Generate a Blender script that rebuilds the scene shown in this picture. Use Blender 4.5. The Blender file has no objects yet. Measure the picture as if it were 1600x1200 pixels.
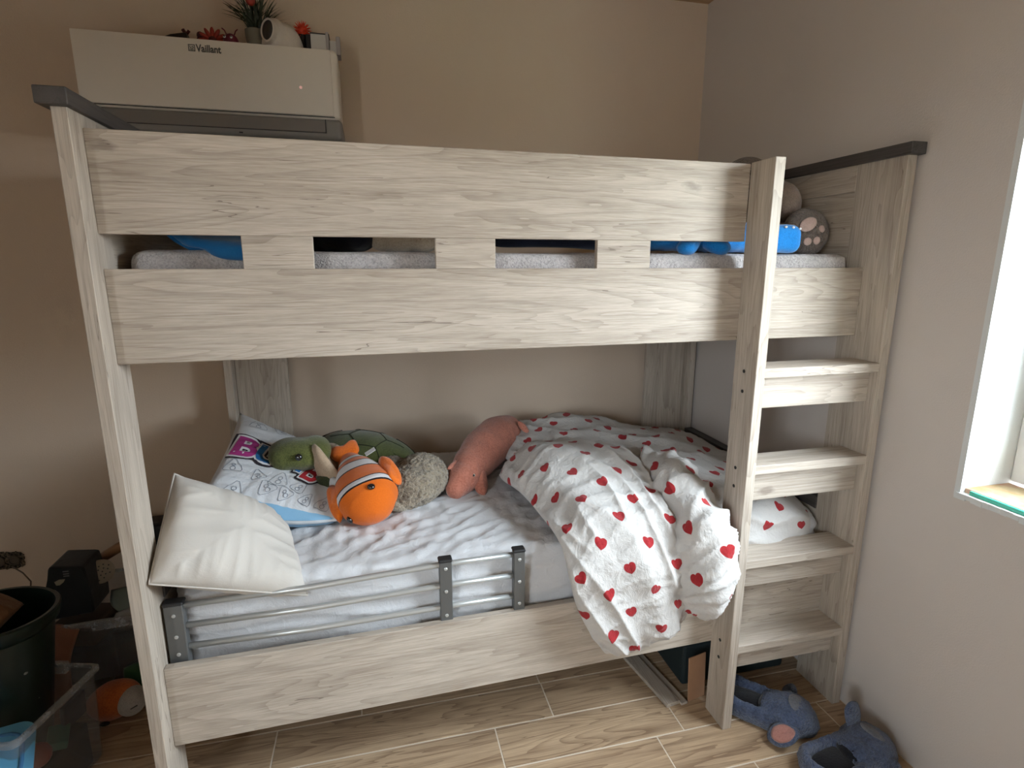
import bpy, bmesh, math, random
from mathutils import Vector, Matrix, noise, Euler
random.seed(7)
scene = bpy.context.scene
C = scene.collection

# ---------------------------------------------------------------- camera
cam_data = bpy.data.cameras.new('camera')
cam = bpy.data.objects.new('camera', cam_data)
C.objects.link(cam)
R_ = Vector((0.97109547, -0.23869074, 0.00055716))
U_ = Vector((0.04967623, 0.20438604, 0.97762908))
F_ = Vector((0.23346489, 0.9493435, -0.21033561))
cam.matrix_world = Matrix(((R_.x, U_.x, -F_.x, 0.55526932), (R_.y, U_.y, -F_.y, -1.34196824),
                           (R_.z, U_.z, -F_.z, 1.47948313), (0, 0, 0, 1)))
cam_data.sensor_fit = 'HORIZONTAL'
cam_data.sensor_width = 36.0
cam_data.lens = 876.514 / 1600 * 36
cam_data.clip_start = 0.02
scene.camera = cam

# ---------------------------------------------------------------- light and exposure
world = bpy.data.worlds.new('sky')
scene.world = world
world.use_nodes = True
_nt = world.node_tree
_nt.nodes.clear()
_o = _nt.nodes.new('ShaderNodeOutputWorld')
_b = _nt.nodes.new('ShaderNodeBackground')
# overcast daylight: brighter overhead, darker ground below the horizon
_tc = _nt.nodes.new('ShaderNodeTexCoord'); _sx = _nt.nodes.new('ShaderNodeSeparateXYZ')
_nt.links.new(_tc.outputs['Generated'], _sx.inputs[0])
_mr = _nt.nodes.new('ShaderNodeMapRange'); _mr.inputs['From Min'].default_value = -1; _mr.inputs['From Max'].default_value = 1
_nt.links.new(_sx.outputs[2], _mr.inputs['Value'])
_cr = _nt.nodes.new('ShaderNodeValToRGB'); _nt.links.new(_mr.outputs[0], _cr.inputs[0])
_e = _cr.color_ramp.elements
_e[0].position = 0.0; _e[0].color = (.33, .325, .31, 1)
_e[1].position = 1.0; _e[1].color = (.88, .96, 1.04, 1)
for _p, _c in ((.485, (.38, .36, .33, 1)), (.515, (.66, .72, .77, 1)), (.75, (.76, .86, .95, 1))):
    _q = _e.new(_p); _q.color = _c
_nt.links.new(_cr.outputs[0], _b.inputs['Color'])
_b.inputs['Strength'].default_value = 42.0
_nt.links.new(_b.outputs[0], _o.inputs[0])

def portal(name, loc, rot, sx, sy):
    l = bpy.data.lights.new(name, 'AREA')
    l.shape = 'RECTANGLE'; l.size = sx; l.size_y = sy
    l.cycles.is_portal = True
    o = bpy.data.objects.new(name, l); C.objects.link(o)
    o.location = loc; o.rotation_euler = rot
    return o
WY0, WY1, WZ0, WZ1 = -0.248, -1.12, 0.877, 2.12       # window opening in the right wall
WX = 2.062
portal('daylight_portal_right', (WX + 0.27, (WY0 + WY1) / 2, (WZ0 + WZ1) / 2), (0, math.radians(90), 0), WZ1 - WZ0, WY0 - WY1)

FX0, FX1, FZ0, FZ1, FY = -1.58, -.76, 1.0, 2.1, -2.7      # unseen second window, added behind the camera for fill light
portal('fill_portal_front', ((FX0 + FX1) / 2, FY - .13, (FZ0 + FZ1) / 2), (math.radians(90), 0, 0), FX1 - FX0, FZ1 - FZ0)

vs = scene.view_settings
vs.view_transform = 'Standard'
vs.look = 'None'
vs.exposure = 0.36
vs.gamma = 1.0
vs.use_curve_mapping = False
scene.cycles.use_denoising = True
scene.cycles.max_bounces = 12
scene.cycles.diffuse_bounces = 6
scene.cycles.transparent_max_bounces = 16

# ---------------------------------------------------------------- node helpers
class NM:
    def __init__(s, name):
        s.m = bpy.data.materials.new(name); s.m.use_nodes = True
        s.nt = s.m.node_tree; s.nt.nodes.clear()
        s.out = s.nt.nodes.new('ShaderNodeOutputMaterial')
        s.p = s.nt.nodes.new('ShaderNodeBsdfPrincipled')
        s.nt.links.new(s.p.outputs[0], s.out.inputs[0])
    def n(s, t, **kw):
        nd = s.nt.nodes.new(t)
        for k, v in kw.items(): setattr(nd, k, v)
        return nd
    def l(s, a, b): s.nt.links.new(a, b)
    def setin(s, sock, v):
        if hasattr(v, 'bl_idname') or isinstance(v, bpy.types.NodeSocket): s.l(v, sock)
        else: sock.default_value = v
    def math(s, op, a, b=None, c=None, clamp=False):
        nd = s.n('ShaderNodeMath', operation=op); nd.use_clamp = clamp
        s.setin(nd.inputs[0], a)
        if b is not None: s.setin(nd.inputs[1], b)
        if c is not None: s.setin(nd.inputs[2], c)
        return nd.outputs[0]
    def mix(s, f, a, b, mode='MIX'):
        nd = s.n('ShaderNodeMix', data_type='RGBA', blend_type=mode)
        s.setin(nd.inputs[0], f)
        s.setin(nd.inputs[6], col(a)); s.setin(nd.inputs[7], col(b))
        return nd.outputs[2]
    def ramp(s, f, stops, interp='LINEAR'):
        nd = s.n('ShaderNodeValToRGB'); cr = nd.color_ramp; cr.interpolation = interp
        while len(cr.elements) > 1: cr.elements.remove(cr.elements[-1])
        cr.elements[0].position = stops[0][0]; cr.elements[0].color = col(stops[0][1])
        for p, c in stops[1:]:
            e = cr.elements.new(p); e.color = col(c)
        s.setin(nd.inputs[0], f)
        return nd.outputs[0]
    def noise(s, vec, scale, detail=4, rough=.55, dist=0):
        nd = s.n('ShaderNodeTexNoise')
        if vec is not None: s.l(vec, nd.inputs['Vector'])
        nd.inputs['Scale'].default_value = scale; nd.inputs['Detail'].default_value = detail
        nd.inputs['Roughness'].default_value = rough; nd.inputs['Distortion'].default_value = dist
        return nd.outputs[0]
    def objco(s, rand=True):
        tc = s.n('ShaderNodeTexCoord').outputs['Object']
        if not rand: return tc
        oi = s.n('ShaderNodeObjectInfo')
        r = s.math('MULTIPLY', oi.outputs['Random'], 37.0)
        v = s.n('ShaderNodeVectorMath', operation='ADD')
        s.l(tc, v.inputs[0]); s.l(r, v.inputs[1])
        return v.outputs[0]
    def scale(s, vec, sc):
        v = s.n('ShaderNodeVectorMath', operation='MULTIPLY')
        s.l(vec, v.inputs[0]); v.inputs[1].default_value = sc
        return v.outputs[0]
    def bump(s, h, strength=.3, dist=.01):
        b = s.n('ShaderNodeBump'); b.inputs['Strength'].default_value = strength
        b.inputs['Distance'].default_value = dist
        s.l(h, b.inputs['Height']); s.l(b.outputs[0], s.p.inputs['Normal'])
    def base(s, c, rough=.6, spec=None, metal=0):
        s.setin(s.p.inputs['Base Color'], col(c)); s.setin(s.p.inputs['Roughness'], rough)
        s.p.inputs['Metallic'].default_value = metal
        if spec is not None: s.p.inputs['Specular IOR Level'].default_value = spec
        return s

def col(c):
    if isinstance(c, (tuple, list)) and len(c) == 3: return (c[0], c[1], c[2], 1)
    return c
def srgb(r, g, b):
    f = lambda v: (v / 255 / 12.92) if v / 255 <= .04045 else ((v / 255 + .055) / 1.055) ** 2.4
    return (f(r), f(g), f(b))

def wood(name, axis, light, dark, crack=(.12, .09, .07), rough=.55, ring_amt=.16):
    m = NM(name)
    co = m.objco()
    i = 'xyz'.index(axis)
    def sc(al, ac): v = [ac] * 3; v[i] = al; return m.scale(co, v)
    # growth rings: an uneven slow field cut into thin lines gives straight grain with a few cathedral arches
    big = m.noise(sc(.50, 5.2), 2.0, 3, .45, .55)
    saw = m.math('FRACT', m.math('MULTIPLY', big, 13.0))
    rings = m.math('POWER', saw, 3.0)
    tone = m.noise(sc(.9, 14), 1.5, 3, .5)
    fib = m.noise(sc(3.0, 150), 2.0, 4, .65)
    fine = m.noise(sc(14, 420), 1.4, 2, .6)
    t = m.math('ADD', m.math('MULTIPLY', tone, .55), m.math('MULTIPLY', fib, .60))
    t = m.math('ADD', t, m.math('MULTIPLY', fine, .30))
    t = m.math('SUBTRACT', t, m.math('MULTIPLY', rings, ring_amt))
    t = m.math('SUBTRACT', t, .20)
    c = m.ramp(t, [(.20, dark), (.46, tuple(.45 * a + .55 * b for a, b in zip(dark, light))), (.66, light)])
    # long dark cracks that come and go along the grain
    cr = m.noise(sc(.55, 15), 1.7, 3, .5, .3)
    line = m.math('ABSOLUTE', m.math('SUBTRACT', cr, .5))
    line = m.math('LESS_THAN', line, .0032)
    msk = m.math('GREATER_THAN', m.noise(sc(1.0, 4), 2.1, 2, .5), .56)
    c = m.mix(m.math('MULTIPLY', m.math('MULTIPLY', line, msk), .60), c, crack)
    # small knots
    vo = m.n('ShaderNodeTexVoronoi'); m.l(sc(2.2, 5.0), vo.inputs['Vector']); vo.inputs['Scale'].default_value = 1.0
    kd = m.math('ADD', vo.outputs['Distance'], m.math('MULTIPLY', m.noise(sc(16, 40), 1.5, 3), .10))
    k = m.math('SUBTRACT', 1.0, m.math('MULTIPLY', m.math('SUBTRACT', kd, .085), 22.0), clamp=True)
    c = m.mix(m.math('MULTIPLY', k, .55), c, crack)
    m.base(c, rough, .35)
    m.bump(m.math('ADD', fib, m.math('MULTIPLY', fine, .5)), .12, .002)
    return m.m

def plaster(name, c, var=.05):
    m = NM(name)
    co = m.objco(False)
    a = m.noise(co, 1.3, 3); b = m.noise(co, 210, 3, .7)
    cc = m.mix(m.math('MULTIPLY', a, .5), c, tuple(v * (1 - 2 * var) for v in c))
    m.base(cc, .9, .2); m.bump(b, .25, .003)
    return m.m

def fabric(name, c, c2=None, weave=650, bump=.25, wr=14, wrs=.35, sheen=.2, rough=.9):
    m = NM(name)
    co = m.objco()
    c2 = c2 or tuple(v * .86 for v in c)
    n1 = m.noise(co, 9, 4, .6); n2 = m.noise(co, weave, 2, .6); n3 = m.noise(co, wr, 5, .6, .8)
    cc = m.mix(m.math('MULTIPLY_ADD', n2, .55, m.math('MULTIPLY', n1, .35)), c, c2)
    m.base(cc, rough, .15)
    m.p.inputs['Sheen Weight'].default_value = sheen
    h = m.math('ADD', m.math('MULTIPLY', n3, wrs), m.math('MULTIPLY', n2, .06))
    m.bump(h, bump, .02)
    return m.m

def plush(name, c, c2, scale=160, amt=.8, dist=.012, spot=None):
    m = NM(name)
    co = m.objco()
    n1 = m.noise(co, scale, 3, .7); n2 = m.noise(co, scale * .22, 3, .6)
    t = m.math('ADD', m.math('MULTIPLY', n1, .8), m.math('MULTIPLY', n2, .3))
    cc = m.ramp(t, [(.38, c2), (.62, c)])
    m.base(cc, .95, .1)
    m.p.inputs['Sheen Weight'].default_value = .35
    m.bump(t, amt, dist)
    return m.m

def plain(name, c, rough=.5, metal=0, spec=.5, var=.06, nscale=25):
    m = NM(name)
    n = m.noise(m.objco(), nscale, 3)
    m.base(m.mix(n, tuple(min(1, v * (1 + var)) for v in c), tuple(v * (1 - var) for v in c)), rough, spec, metal)
    return m.m

def clear_plastic(name, tint=(.92, .94, .95), haze=.25):
    m = NM(name)
    tr = m.n('ShaderNodeBsdfTransparent'); tr.inputs[0].default_value = col(tint)
    gl = m.n('ShaderNodeBsdfGlossy'); gl.inputs['Roughness'].default_value = .12
    df = m.n('ShaderNodeBsdfDiffuse'); df.inputs[0].default_value = (.6, .62, .64, 1)
    fr = m.n('ShaderNodeFresnel'); fr.inputs[0].default_value = 1.45
    scr = m.noise(m.objco(), 40, 4, .7)
    m1 = m.n('ShaderNodeMixShader'); m.l(m.math('MULTIPLY', scr, haze), m1.inputs[0]); m.l(tr.outputs[0], m1.inputs[1]); m.l(df.outputs[0], m1.inputs[2])
    geo = m.n('ShaderNodeNewGeometry')      # reflect only where light meets the plastic from outside
    frf = m.math('MULTIPLY', fr.outputs[0], m.math('SUBTRACT', 1.0, geo.outputs['Backfacing']))
    m2 = m.n('ShaderNodeMixShader'); m.l(frf, m2.inputs[0]); m.l(m1.outputs[0], m2.inputs[1]); m.l(gl.outputs[0], m2.inputs[2])
    m.l(m2.outputs[0], m.out.inputs[0])
    return m.m

# ---------------------------------------------------------------- mesh helpers
def V(*a): return Vector(a)
def add_box(bm, lo, hi, bev=0.0, seg=1, mat=None):
    lo, hi = Vector(lo), Vector(hi)
    g = bmesh.ops.create_cube(bm, size=1.0)
    vs_ = g['verts']
    for v in vs_:
        v.co = Vector(((lo[i] + hi[i]) / 2 + v.co[i] * (hi[i] - lo[i])) for i in range(3))
    if bev > 0:
        es = list({e for v in vs_ for e in v.link_edges})
        r = bmesh.ops.bevel(bm, geom=es, offset=bev, segments=seg, profile=.5, affect='EDGES')
        vs_ = list({v for f in r['faces'] for v in f.verts} | {v for v in vs_ if v.is_valid})
    if mat is not None:
        for v in vs_: v.co = mat @ v.co
    return vs_
def add_prism8(bm, pts):
    """eight corners: bottom 4 (ccw) then top 4"""
    v = [bm.verts.new(p) for p in pts]
    for f in ((3, 2, 1, 0), (4, 5, 6, 7), (0, 1, 5, 4), (1, 2, 6, 5), (2, 3, 7, 6), (3, 0, 4, 7)):
        bm.faces.new([v[i] for i in f])
    return v
def bevel_all(bm, off, seg=1):
    bmesh.ops.bevel(bm, geom=list(bm.edges), offset=off, segments=seg, profile=.5, affect='EDGES')
def add_tube(bm, pts, r, seg=10, closed=False):
    pts = [Vector(p) for p in pts]
    rs = r if isinstance(r, (list, tuple)) else [r] * len(pts)
    rings = []
    up = None
    for i, p in enumerate(pts):
        a = pts[i - 1] if i > 0 or closed else pts[i]
        b = pts[(i + 1) % len(pts)] if i < len(pts) - 1 or closed else pts[i]
        t = (b - a).normalized()
        if up is None:
            up = t.orthogonal().normalized()
        up = (up - t * up.dot(t)).normalized()
        s = t.cross(up)
        rings.append([bm.verts.new(p + (up * math.cos(q) + s * math.sin(q)) * rs[i]) for q in [2 * math.pi * k / seg for k in range(seg)]])
    n = len(rings)
    for i in range(n if closed else n - 1):
        A, B = rings[i], rings[(i + 1) % n]
        for k in range(seg):
            bm.faces.new((A[k], A[(k + 1) % seg], B[(k + 1) % seg], B[k]))
    if not closed:
        bm.faces.new(list(reversed(rings[0]))); bm.faces.new(rings[-1])
def add_ell(bm, c, r, rot=None, seg=20, rings=14):
    g = bmesh.ops.create_uvsphere(bm, u_segments=seg, v_segments=rings, radius=1.0)
    M = Matrix.Translation(Vector(c)) @ (rot if rot is not None else Matrix.Identity(4)) @ Matrix.Diagonal((r[0], r[1], r[2], 1))
    for v in g['verts']: v.co = M @ v.co
    return g['verts']
def add_lathe(bm, prof, seg=32, M=None, close=False):
    M = M or Matrix.Identity(4)
    rings = [[bm.verts.new(M @ Vector((r * math.cos(2 * math.pi * k / seg), r * math.sin(2 * math.pi * k / seg), z))) for k in range(seg)] for r, z in prof]
    for A, B in zip(rings, rings[1:]):
        for k in range(seg): bm.faces.new((A[k], A[(k + 1) % seg], B[(k + 1) % seg], B[k]))
    if prof[0][0] > 1e-4: bm.faces.new(list(reversed(rings[0])))
    if prof[-1][0] > 1e-4: bm.faces.new(rings[-1])
    bmesh.ops.remove_doubles(bm, verts=[v for rg in rings for v in rg], dist=1e-5)
def axis_matrix(origin, zdir, xhint=(1, 0, 0)):
    z = Vector(zdir).normalized(); x = Vector(xhint); x = (x - z * x.dot(z)).normalized(); y = z.cross(x)
    return Matrix(((x.x, y.x, z.x, origin[0]), (x.y, y.y, z.y, origin[1]), (x.z, y.z, z.z, origin[2]), (0, 0, 0, 1)))
def rotm(x=0, y=0, z=0): return Euler((math.radians(x), math.radians(y), math.radians(z))).to_matrix().to_4x4()
def displace(bm, fn):
    bm.normal_update()
    d = [(v, v.co + v.normal * fn(v.co)) for v in bm.verts]
    for v, p in d: v.co = p

def grid_surface(bm, P, nu, nv, close_u=False, uv=None, faces=True):
    """P(i,j) -> Vector; builds a quad grid; returns verts[i][j]"""
    vv = [[bm.verts.new(P(i, j)) for j in range(nv)] for i in range(nu)]
    for i in range(nu - 1):
        for j in range(nv - 1):
            bm.faces.new((vv[i][j], vv[i + 1][j], vv[i + 1][j + 1], vv[i][j + 1]))
    return vv

def cat(p0, p1, p2, p3, t):
    return .5 * ((2 * p1) + (-p0 + p2) * t + (2 * p0 - 5 * p1 + 4 * p2 - p3) * t * t + (-p0 + 3 * p1 - 3 * p2 + p3) * t ** 3)
def spline(pts, t):
    n = len(pts) - 1
    x = min(max(t, 0), 1) * n; i = min(int(x), n - 1); f = x - i
    g = lambda k: pts[min(max(k, 0), n)]
    p0 = g(i - 1) if i > 0 else 2 * pts[0] - pts[1]
    p3 = g(i + 2) if i + 2 <= n else 2 * pts[n] - pts[n - 1]
    return cat(p0, g(i), g(i + 1), p3, f)

# ---------------------------------------------------------------- object helpers
BASE = {}
def obj(name, bm, mat, parent=None, smooth=False, ang=None, recalc=True, **props):
    me = bpy.data.meshes.new(name)
    if recalc: bmesh.ops.recalc_face_normals(bm, faces=list(bm.faces))
    if parent is None:
        xs = [v.co for v in bm.verts]
        lo = Vector(min(c[i] for c in xs) for i in range(3)); hi = Vector(max(c[i] for c in xs) for i in range(3))
        b = Vector(((lo.x + hi.x) / 2, (lo.y + hi.y) / 2, lo.z))
    else: b = BASE[parent.name]
    bmesh.ops.translate(bm, verts=list(bm.verts), vec=-b)
    bm.to_mesh(me); bm.free()
    for m in (mat if isinstance(mat, (list, tuple)) else [mat]): me.materials.append(m)
    if smooth:
        me.polygons.foreach_set('use_smooth', [True] * len(me.polygons))
        if ang is not None:
            try: me.set_sharp_from_angle(angle=math.radians(ang))
            except Exception: pass
    o = bpy.data.objects.new(name, me); C.objects.link(o)
    if parent is None: o.location = b
    else: o.parent = parent
    BASE[o.name] = b
    for k, v in props.items(): o[k] = v
    return o
def thing(name, label, cat_, loc, group=None):
    o = bpy.data.objects.new(name, None); C.objects.link(o)
    o.empty_display_size = .05
    o.location = loc; o['label'] = label; o['category'] = cat_
    if group: o['group'] = group
    BASE[o.name] = Vector(loc)
    return o
def box_obj(name, lo, hi, mat, parent=None, bev=.0015, **kw):
    bm = bmesh.new(); add_box(bm, lo, hi, bev)
    return obj(name, bm, mat, parent, **kw)
def remesh_bm(bm, voxel, smooth=6, factor=.5):
    """fuse overlapping shapes of one bmesh into one skin"""
    me = bpy.data.meshes.new('tmp'); bm.to_mesh(me); bm.free()
    o = bpy.data.objects.new('tmp', me); C.objects.link(o)
    md = o.modifiers.new('r', 'REMESH'); md.mode = 'VOXEL'; md.voxel_size = voxel; md.use_smooth_shade = True
    s = o.modifiers.new('s', 'SMOOTH'); s.factor = factor; s.iterations = smooth
    dg = bpy.context.evaluated_depsgraph_get()
    e = bpy.data.meshes.new_from_object(o.evaluated_get(dg))
    b2 = bmesh.new(); b2.from_mesh(e)
    bpy.data.objects.remove(o); bpy.data.meshes.remove(me); bpy.data.meshes.remove(e)
    return b2
def text_bm(body, size, offset=0.0, bold=0.0, extrude=0.0, res=6):
    cu = bpy.data.curves.new('tmp', 'FONT'); cu.body = body; cu.size = size; cu.offset = offset + bold
    cu.extrude = extrude; cu.resolution_u = res; cu.align_x = 'CENTER'; cu.align_y = 'CENTER'
    o = bpy.data.objects.new('tmp', cu); C.objects.link(o)
    dg = bpy.context.evaluated_depsgraph_get()
    e = bpy.data.meshes.new_from_object(o.evaluated_get(dg))
    b = bmesh.new(); b.from_mesh(e)
    bpy.data.objects.remove(o); bpy.data.curves.remove(cu); bpy.data.meshes.remove(e)
    return b
# ---------------------------------------------------------------- materials
M_wall = plaster('beige_plaster', (.63, .515, .41))
M_wallw = plaster('cool_lit_plaster', (.575, .525, .49))  # same paint as the beige wall; cooler daylight cast put into the colour
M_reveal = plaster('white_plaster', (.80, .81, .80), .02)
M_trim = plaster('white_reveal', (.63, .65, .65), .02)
M_ceil = wood('ceiling_wood', 'x', (.60, .42, .27), (.44, .29, .17))
WL, WD = (.525, .462, .392), (.27, .22, .175)
M_wx = wood('pale_oak_along', 'x', WL, WD)
M_wz = wood('pale_oak_upright', 'z', WL, WD)
M_wy = wood('pale_oak_across', 'y', WL, WD)
M_dark = wood('dark_oak', 'y', (.085, .075, .07), (.045, .04, .037), (.02, .018, .016))
M_tile = wood('wood_look_tile', 'x', (.52, .375, .24), (.24, .155, .095), (.12, .08, .05), .45, .30)
M_grout = plain('pale_grout', (.66, .57, .46), .9)
M_white = plain('white_frame', (.78, .79, .78), .35)
M_glass = clear_plastic('window_glass', (.97, .98, .98), .02)

# ---------------------------------------------------------------- room
RX0, RY0, RY1, RZ = -1.75, -2.7, 1.15, 2.6
def struct(name, bm, mat, **kw):
    o = obj(name, bm, mat, None, **kw); o['kind'] = 'structure'; return o
bm = bmesh.new(); add_box(bm, (RX0 - .1, RY0 - .1, -.12), (WX + .25, RY1 + .1, -.0012))
floor = struct('floor', bm, M_grout)
bm = bmesh.new(); add_box(bm, (RX0 - .1, RY1, 0), (WX + .25, RY1 + .12, RZ)); struct('wall_back', bm, M_wall)
bm = bmesh.new(); add_box(bm, (RX0 - .12, RY0, 0), (RX0, RY1, RZ)); struct('wall_left', bm, M_reveal)
bm = bmesh.new()
add_box(bm, (RX0 - .1, RY0 - .12, 0), (WX + .25, RY0, FZ0)); add_box(bm, (RX0 - .1, RY0 - .12, FZ1), (WX + .25, RY0, RZ))
add_box(bm, (RX0 - .1, RY0 - .12, FZ0), (FX0, RY0, FZ1)); add_box(bm, (FX1, RY0 - .12, FZ0), (WX + .25, RY0, FZ1))
struct('wall_front', bm, M_reveal)
bm = bmesh.new(); add_box(bm, (RX0 - .12, RY0 - .12, RZ), (WX + .25, RY1 + .12, RZ + .1)); struct('ceiling', bm, M_ceil)
# right wall with the window opening
bm = bmesh.new()
add_box(bm, (WX, RY0, 0), (WX + .25, RY1, WZ0))
add_box(bm, (WX, RY0, WZ1), (WX + .25, RY1, RZ))
add_box(bm, (WX, WY0, WZ0), (WX + .25, RY1, WZ1))
add_box(bm, (WX, RY0, WZ0), (WX + .25, WY1, WZ1))
struct('wall_right', bm, M_wallw)
# plastered reveal around the opening, slightly proud of the wall, with a ragged lower edge
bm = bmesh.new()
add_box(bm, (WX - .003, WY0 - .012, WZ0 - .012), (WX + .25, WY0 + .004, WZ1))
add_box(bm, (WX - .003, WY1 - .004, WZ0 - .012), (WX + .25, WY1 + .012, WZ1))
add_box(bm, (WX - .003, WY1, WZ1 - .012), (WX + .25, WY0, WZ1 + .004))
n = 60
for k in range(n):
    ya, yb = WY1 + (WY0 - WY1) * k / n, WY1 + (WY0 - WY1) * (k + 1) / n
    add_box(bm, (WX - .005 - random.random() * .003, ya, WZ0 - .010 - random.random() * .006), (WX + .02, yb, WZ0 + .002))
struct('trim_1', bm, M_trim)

# unseen partition, added to block front-window light from the left wall
bm = bmesh.new(); add_box(bm, (RX0, -1.42, 0), (-.50, -1.30, RZ)); struct('wall_light_block', bm, M_wall)
# outdoors, as far as daylight passes over it: level ground and an unseen wall added to block low skylight
bm = bmesh.new(); add_box(bm, (WX + .25, -22, -.6), (WX + 40, 16, -.5)); struct('ground', bm, plain('garden_ground', (.10, .11, .05), .95))
bm = bmesh.new(); add_box(bm, (WX + 5.6, -12, -.5), (WX + 6.0, 8, 1.5)); struct('wall_sky_block', bm, plain('sky_block_render', (.22, .19, .16), .9))

# window: frame, sash, pane, sill board
bm = bmesh.new(); fx0, fx1 = WX + .165, WX + .235
for lo, hi in (((fx0, WY0 - .072, WZ0 + .02), (fx1, WY0 - .012, WZ1 - .012)), ((fx0, WY1 + .012, WZ0 + .02), (fx1, WY1 + .072, WZ1 - .012)),
               ((fx0, WY1 + .05, WZ0 + .02), (fx1, WY0 - .05, WZ0 + .08)), ((fx0, WY1 + .05, WZ1 - .075), (fx1, WY0 - .05, WZ1 - .012))):
    add_box(bm, lo, hi, .004)
win = struct('window_1', bm, M_white)
def wpart(name, boxes, mat, bev=.004):
    bm = bmesh.new()
    for lo, hi in boxes: add_box(bm, lo, hi, bev)
    return obj(name, bm, mat, win)
sx0, sx1 = fx0 - .012, fx0 + .04
sash = wpart('sash', [((sx0, WY0 - .135, WZ0 + .07), (sx1, WY0 - .066, WZ1 - .065)), ((sx0, WY1 + .066, WZ0 + .07), (sx1, WY1 + .135, WZ1 - .065)),
                      ((sx0, WY1 + .1, WZ0 + .07), (sx1, WY0 - .1, WZ0 + .14)), ((sx0, WY1 + .1, WZ1 - .135), (sx1, WY0 - .1, WZ1 - .065))], M_white)
wpart('pane', [((fx0 + .012, WY1 + .13, WZ0 + .135), (fx0 + .018, WY0 - .13, WZ1 - .13))], M_glass, 0)
m = NM('sill_chipboard'); co = m.objco(False)
vo = m.n('ShaderNodeTexVoronoi'); m.l(m.scale(co, (30, 14, 30)), vo.inputs['Vector']); vo.inputs['Scale'].default_value = 1.5
nn = m.noise(co, 9, 4, .6)
m.base(m.mix(m.ramp(nn, [(.45, (0, 0, 0)), (.62, (.9, .9, .9))]), m.mix(m.noise(m.scale(co, (60, 12, 60)), 2, 3), (.72, .60, .36), (.52, .36, .20)), m.mix(.12, (.46, .20, .10), vo.outputs['Color'])), .6)
wpart('sill_board', [((WX + .012, WY1 + .01, WZ0 - .001), (fx0, WY0 - .012, WZ0 + .014))], m.m, .001)
mg = NM('green_glass_edge'); mg.base((.06, .42, .30), .15)
wpart('glass_edge_strip', [((WX + .004, WY1 + .01, WZ0 + .001), (WX + .012, WY0 - .03, WZ0 + .013))], mg.m, .001)
mt = NM('sill_glass_top')
wpart('handle', [((sx0 - .03, WY1 + .09, 1.42), (sx0 - .015, WY1 + .112, 1.55)), ((sx0 - .03, WY1 + .09, 1.53), (sx0, WY1 + .112, 1.555))], M_white)

bm = bmesh.new()
for lo, hi in (((FX0, RY0 - .09, FZ0), (FX0 + .07, RY0 - .03, FZ1)), ((FX1 - .07, RY0 - .09, FZ0), (FX1, RY0 - .03, FZ1)),
               ((FX0 + .06, RY0 - .09, FZ0), (FX1 - .06, RY0 - .03, FZ0 + .07)), ((FX0 + .06, RY0 - .09, FZ1 - .07), (FX1 - .06, RY0 - .03, FZ1)),
               (((FX0 + FX1) / 2 - .04, RY0 - .09, FZ0 + .06), ((FX0 + FX1) / 2 + .04, RY0 - .03, FZ1 - .06))):
    add_box(bm, lo, hi, .004)
win2 = struct('fill_window', bm, M_white)  # added frame around the fill-light opening, out of view
for xa, xb in ((FX0 + .06, (FX0 + FX1) / 2 - .03), ((FX0 + FX1) / 2 + .03, FX1 - .06)):
    bm = bmesh.new(); add_box(bm, (xa, RY0 - .063, FZ0 + .06), (xb, RY0 - .057, FZ1 - .06)); obj('pane', bm, M_glass, win2)

# floor tiles: wood-look planks with recessed joints
TW, TJ = .1555, .0042
rows = {0: [-.93, -.33, .27, .872, 1.467, 2.3], 1: [-1.1, -.5, .187, 1.073, 1.673, 2.3], -1: [-.7, .15, .76, 1.368, 1.97, 2.5]}
tile_cache = {}
for r in range(-18, 7):
    y0 = .022 + r * TW
    y1 = min(y0 + TW, RY1)
    if y0 >= RY1 - .02: continue
    xs = rows.get(r) or [-1.75 + ((r * 137) % 60) / 100 + .62 * k for k in range(0, 7)]
    xs = [RX0] + [x for x in xs if RX0 + .05 < x < WX - .05] + [WX]
    for xa, xb in zip(xs, xs[1:]):
        key = (round(xb - xa, 3), round(y1 - y0, 3))
        if key not in tile_cache:
            b = bmesh.new(); w, h = key
            add_box(b, (TJ / 2, TJ / 2, -.011), (w - TJ / 2, h - TJ / 2, 0), .0008)
            me = bpy.data.meshes.new('tile'); b.to_mesh(me); b.free(); me.materials.append(M_tile)
            tile_cache[key] = me
        t = bpy.data.objects.new('tile', tile_cache[key]); C.objects.link(t)
        t.parent = floor; t.location = Vector((xa, y0, 0)) - BASE['floor']

# ---------------------------------------------------------------- bunk bed
L, BY0, BYS = 2.0166, .052, .0252           # inner length; board plane y = BY0 + BYS*x
by = lambda x: BY0 + BYS * x
bed = thing('bunk_bed', 'pale whitewashed oak bunk bed with dark end caps and a built-in ladder', 'bunk bed', (1.0, .55, 0))
def board(name, x0, x1, z0, z1, th=.022, dy=0.0, mat=M_wx, bev=.0015):
    bm = bmesh.new()
    add_prism8(bm, [(x0, by(x0) + dy, z0), (x1, by(x1) + dy, z0), (x1, by(x1) + dy + th, z0), (x0, by(x0) + dy + th, z0),
                    (x0, by(x0) + dy, z1), (x1, by(x1) + dy, z1), (x1, by(x1) + dy + th, z1), (x0, by(x0) + dy + th, z1)])
    bevel_all(bm, bev)
    return obj(name, bm, mat, bed)
PX0, PX1 = 1.5865, 1.618
board('guard_board', 0, PX0, 1.5397, 1.748)
board('upper_side_board', 0, L, 1.2595, 1.4668)
board('lower_side_board', 0, L, .2565, .4845)
for a, b in ((.275, .427), (.71, .861), (1.137, 1.293)):
    board('connecting_slat', a, b, 1.4658, 1.5407, .018, .002)
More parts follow.
